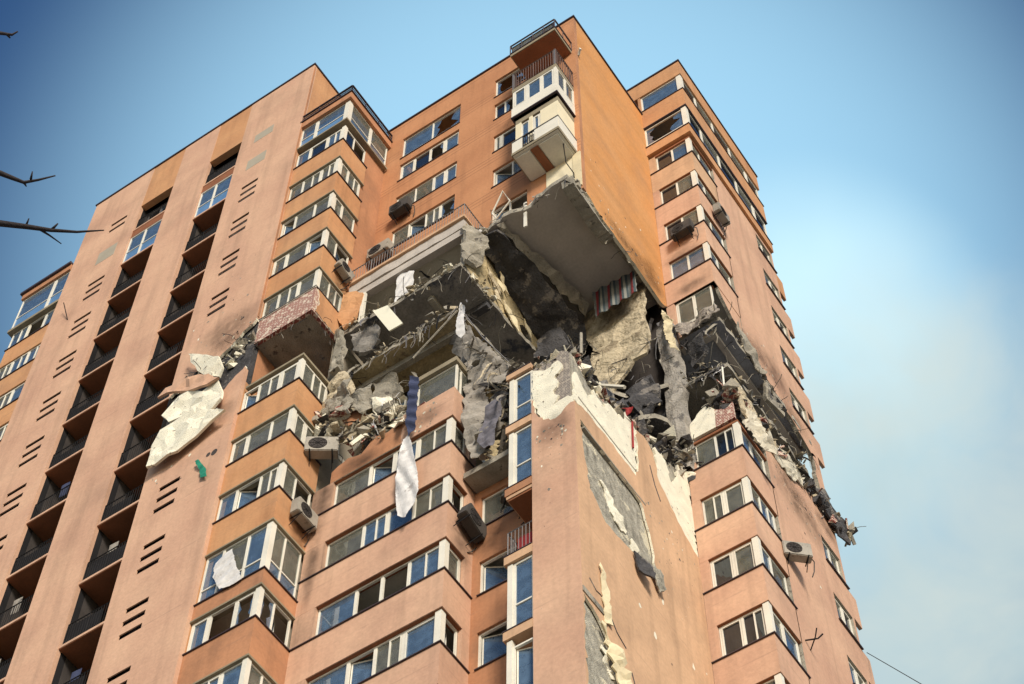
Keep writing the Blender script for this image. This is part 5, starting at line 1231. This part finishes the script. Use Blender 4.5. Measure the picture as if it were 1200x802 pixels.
# soot and dirt that has settled on the walls: thin patches with a ragged, fading rim
def sootmat():
    m = bpy.data.materials.new('soot_stain'); m.use_nodes = True; t = m.node_tree; n, l = t.nodes, t.links
    n.remove(n['Principled BSDF']); df = n.new('ShaderNodeBsdfDiffuse'); df.inputs['Color'].default_value = (.03, .026, .024, 1); tr = n.new('ShaderNodeBsdfTransparent')
    t_ = n.new('ShaderNodeTexCoord'); ln = n.new('ShaderNodeVectorMath'); ln.operation = 'LENGTH'; l.new(t_.outputs['Object'], ln.inputs[0])
    mr = n.new('ShaderNodeMapRange'); mr.inputs['From Min'].default_value = 1; mr.inputs['From Max'].default_value = .1; mr.interpolation_type = 'SMOOTHSTEP'; l.new(ln.outputs['Value'], mr.inputs['Value'])
    g_ = n.new('ShaderNodeNewGeometry'); nz = n.new('ShaderNodeTexNoise'); nz.inputs['Scale'].default_value = 2.2; nz.inputs['Detail'].default_value = 6; nz.inputs['Roughness'].default_value = .6; l.new(g_.outputs['Position'], nz.inputs['Vector'])
    m2 = n.new('ShaderNodeMapRange'); m2.inputs['From Min'].default_value = .30; m2.inputs['From Max'].default_value = .75; m2.inputs['To Min'].default_value = .12; m2.inputs['To Max'].default_value = .5; l.new(nz.outputs['Fac'], m2.inputs['Value'])
    mu = n.new('ShaderNodeMath'); mu.operation = 'MULTIPLY'; l.new(mr.outputs[0], mu.inputs[0]); l.new(m2.outputs[0], mu.inputs[1])
    mx = n.new('ShaderNodeMixShader'); l.new(mu.outputs[0], mx.inputs[0]); l.new(tr.outputs[0], mx.inputs[1]); l.new(df.outputs[0], mx.inputs[2]); l.new(mx.outputs[0], n['Material Output'].inputs['Surface'])
    return m
SOOTM = sootmat()
def stain(face, c, u, v, ru, rv):
    bm = bmesh.new(); vs_ = []
    for a_ in range(20):
        q, r_ = math.cos(a_ * math.pi / 10), math.sin(a_ * math.pi / 10)
        vs_.append(bm.verts.new((q, 0, r_) if face == 'y' else (0, q, r_)))
    bm.faces.new(vs_); o = finish('soot_stain', bm, SOOTM)
    o.location = (u, c - .006, v) if face == 'y' else (c + .006, u, v); o.scale = (ru, 1, rv) if face == 'y' else (1, ru, rv)
    bpy.context.view_layer.update(); part(o)
for a_ in [('x', -24.6, 24.9, 46.0, .5, 1.2), ('y', 25.3, -24.2, 48.0, .5, 2.6), ('y', 25.3, -24.25, 44.6, .35, 2.6), ('y', 25.3, -22.9, 48.9, 1.2, .6), ('x', -19.45, 26.0, 43.0, .7, 1.4), ('y', 26.55, -18.9, 43.4, .7, 1.1),
           ('y', 26.55, -18.6, 46.2, .9, .8), ('x', -24.6, 24.9, 60.6, .7, 1.0), ('y', 26.55, -23.6, 64.3, 1.2, 1.0), ('y', 26.55, -23.5, 67.2, .6, .9), ('y', 26.55, -19.0, 61.7, 1.4, .7),
           ('x', -15.25, 31.2, 61.8, .9, 1.3), ('x', -15.25, 29.0, 61.2, 1.6, .7), ('y', 23.65, -28.3, 58.6, 1.2, .7), ('y', 23.65, -28.0, 53.6, 1.4, .9), ('x', -13.3, 34.5, 59.4, 1.1, 1.0), ('x', -13.3, 37.2, 58.3, 1.4, .8),
           ('x', -13.3, 35.4, 52.2, 1.4, .9), ('x', -13.3, 38, 52.6, 1.2, .8), ('y', 32.05, -14.2, 61.1, .9, .5), ('y', 25.3, -20.4, 49.3, .8, .6), ('x', -15.25, 30.4, 61.0, 2.4, 1.4), ('y', 23.65, -28.4, 59.6, 1.8, 1.6), ('y', 32.05, -14.3, 63.6, 1.1, .7), ('x', -13.3, 36.0, 59.8, 2.2, 1.6), ('x', -13.3, 36.0, 51.4, 2.4, 1.6), ('y', 25.3, -15.9, 44.9, .8, 1.1), ('y', 26.55, -21.5, 62.6, 3.0, 1.0), ('x', -24.6, 24.6, 55.6, .9, 1.0)]:
    stain(*a_)
# foam left clinging inside the torn grey patch
for k, P in enumerate(([(26.6, 43.5), (27.0, 43.6), (27.4, 43.0), (27.9, 42.6), (27.6, 42.3), (27.1, 42.6)], [(28.1, 42.5), (28.5, 42.4), (28.4, 42.0), (28.1, 42.0)], [(26.2, 36.2), (26.6, 36.1), (26.9, 35.4), (26.5, 35.5)])):
    part(crumple('foam_remnant', [(XE - .08, a_, b_) for a_, b_ in P], FOAM, amp=.05, thick=.03, res=.1, seed=200 + k, ragged=.1))
# pits and flakes knocked out of the render round the hole
rnd = random.Random(77); bm = bmesh.new()
def pit(face, c, u, v, r_):
    n_ = rnd.randint(5, 8); vs_ = []
    for a_ in range(n_):
        q = 2 * math.pi * a_ / n_; x_, y_ = u + r_ * math.cos(q) * rnd.uniform(.5, 1.3), v + r_ * 1.3 * math.sin(q) * rnd.uniform(.5, 1.3)
        vs_.append(bm.verts.new((x_, c - .004, y_) if face == 'y' else (c + .004, x_, y_)))
    f_ = bm.faces.new(vs_); f_.material_index = rnd.choice((0, 0, 1, 2))
for i in range(420):
    z_ = rnd.expovariate(.7); r_ = .012 + .05 * rnd.random() ** 3
    w_ = rnd.randrange(7)
    if w_ == 0: pit('x', XE, rnd.uniform(27, 31.9), 61.1 + z_, r_)
    elif w_ == 1: pit('x', XE, rnd.uniform(29, 31.9), 45.4 - z_, r_)
    elif w_ == 2: pit('x', RX1, rnd.uniform(34.2, 37.2), 58.9 + z_, r_)
    elif w_ == 3: pit('x', RX1, rnd.uniform(34.2, 37.2), 52.3 - z_, r_)
    elif w_ == 4: pit('y', YA, rnd.uniform(-30.4, -27.3), (59.3 + z_) if rnd.random() < .6 else (52.9 - z_), r_)
    elif w_ == 5: pit('y', MY0, rnd.uniform(-16.5, -15.5), 45.1 - z_, r_)
    else: pit('y', MY0, rnd.uniform(-21.2, -19.6), rnd.uniform(48.7, 50.0), r_)
o = part(finish('blast_pits', bm, [CONC, FOAM, DARKC])); o['kind'] = 'stuff'
# larger broken pieces hanging and lying in the hole
for k, (P, m_) in enumerate((([(-19.2, 29.6, 58.4), (-18.4, 29.8, 58.7), (-18.0, 30.0, 57.6), (-18.6, 29.7, 56.6), (-19.3, 29.5, 57.2)], DARKC), ([(-17.9, 30.6, 55.4), (-17.0, 30.5, 55.0), (-16.7, 30.7, 53.4), (-17.5, 30.8, 52.6), (-18.2, 30.6, 53.8)], SOOT),
        ([(-16.6, 30.9, 54.6), (-15.7, 31.2, 55.2), (-15.5, 31.3, 53.4), (-16.2, 31.1, 52.6)], DARKC), ([(-23.5, 26.0, 54.8), (-22.6, 26.1, 54.85), (-22.3, 26.3, 53.6), (-23.0, 26.2, 52.9)], CONC),
        ([(-20.3, 26.2, 54.85), (-19.5, 26.1, 54.8), (-19.3, 26.4, 53.5), (-19.9, 26.3, 52.9)], SOOT), ([(-24.2, 25.5, 57.7), (-23.2, 25.6, 57.75), (-23.0, 25.8, 56.6), (-23.8, 25.6, 56.2)], SOOT),
        ([(-14.8, 32.3, 57.7), (-14.0, 32.2, 57.7), (-14.1, 32.4, 56.7), (-14.7, 32.4, 56.4)], DARKC), ([(-13.5, 35.0, 57.7), (-13.4, 36.2, 57.7), (-13.4, 36.0, 56.7), (-13.45, 35.2, 56.9)], CONC))):
    part(crumple('broken_slab', P, m_, amp=.1, thick=.14, res=.2, seed=300 + k, ragged=.1))

# ------------------------------------------------------------------ bare tree at the left, twigs reaching into the picture
T = empty('bare_tree', (-9.5, 3.5, GROUND), 'bare leafless tree with dark twigs reaching in from the left', 'tree')
def tw(name, pts, r, r2):
    P = [Vector(p) - Vector((-9.5, 3.5, GROUND)) for p in pts]
    bm = bmesh.new(); add_tube(bm, P, r, 6, r2)
    rnd = random.Random(int(r * 1e4) + len(pts))
    return finish(name, bm, BARK, T, smooth=True)
tw('trunk', [(-9.5, 3.5, GROUND), (-9.4, 3.5, 2), (-9.5, 3.6, 5), (-9.2, 3.7, 8), (-9.1, 3.6, 10.5), (-8.9, 3.8, 13)], .2, .07)
def at(px, py, d): return ray(px, py) * d
D0 = 11.0
def twig(px, r, r2, start):
    pts = [Vector(start)] + [at(x, y, D0) for x, y in px]
    tw('branch', pts, r, r2)
twig([(-160, 240), (-60, 255), (0, 262), (32, 266), (60, 270), (90, 272), (122, 270)], .034, .004, (-9.1, 3.6, 9.2))
tw('twig', [at(45, 268, D0), at(58, 276, D0), at(72, 286, D0)], .009, .003)
tw('twig', [at(30, 266, D0), at(34, 256, D0)], .008, .003)
tw('twig', [at(60, 270, D0), at(68, 262, D0)], .01, .004)
twig([(-120, 190), (-50, 198), (0, 203), (15, 209), (28, 214), (45, 211), (65, 206)], .028, .004, (-9.1, 3.6, 9.6))
tw('twig', [at(28, 214, D0), at(31, 219, D0)], .009, .003)
tw('twig', [at(36, 211, D0), at(38, 201, D0)], .008, .003)
twig([(-100, 30), (-40, 36), (0, 39), (14, 41), (21, 37)],   .022, .004, (-8.9, 3.8, 12.5))
tw('twig', [at(8, 40, D0), at(12, 45, D0)], .01, .004)
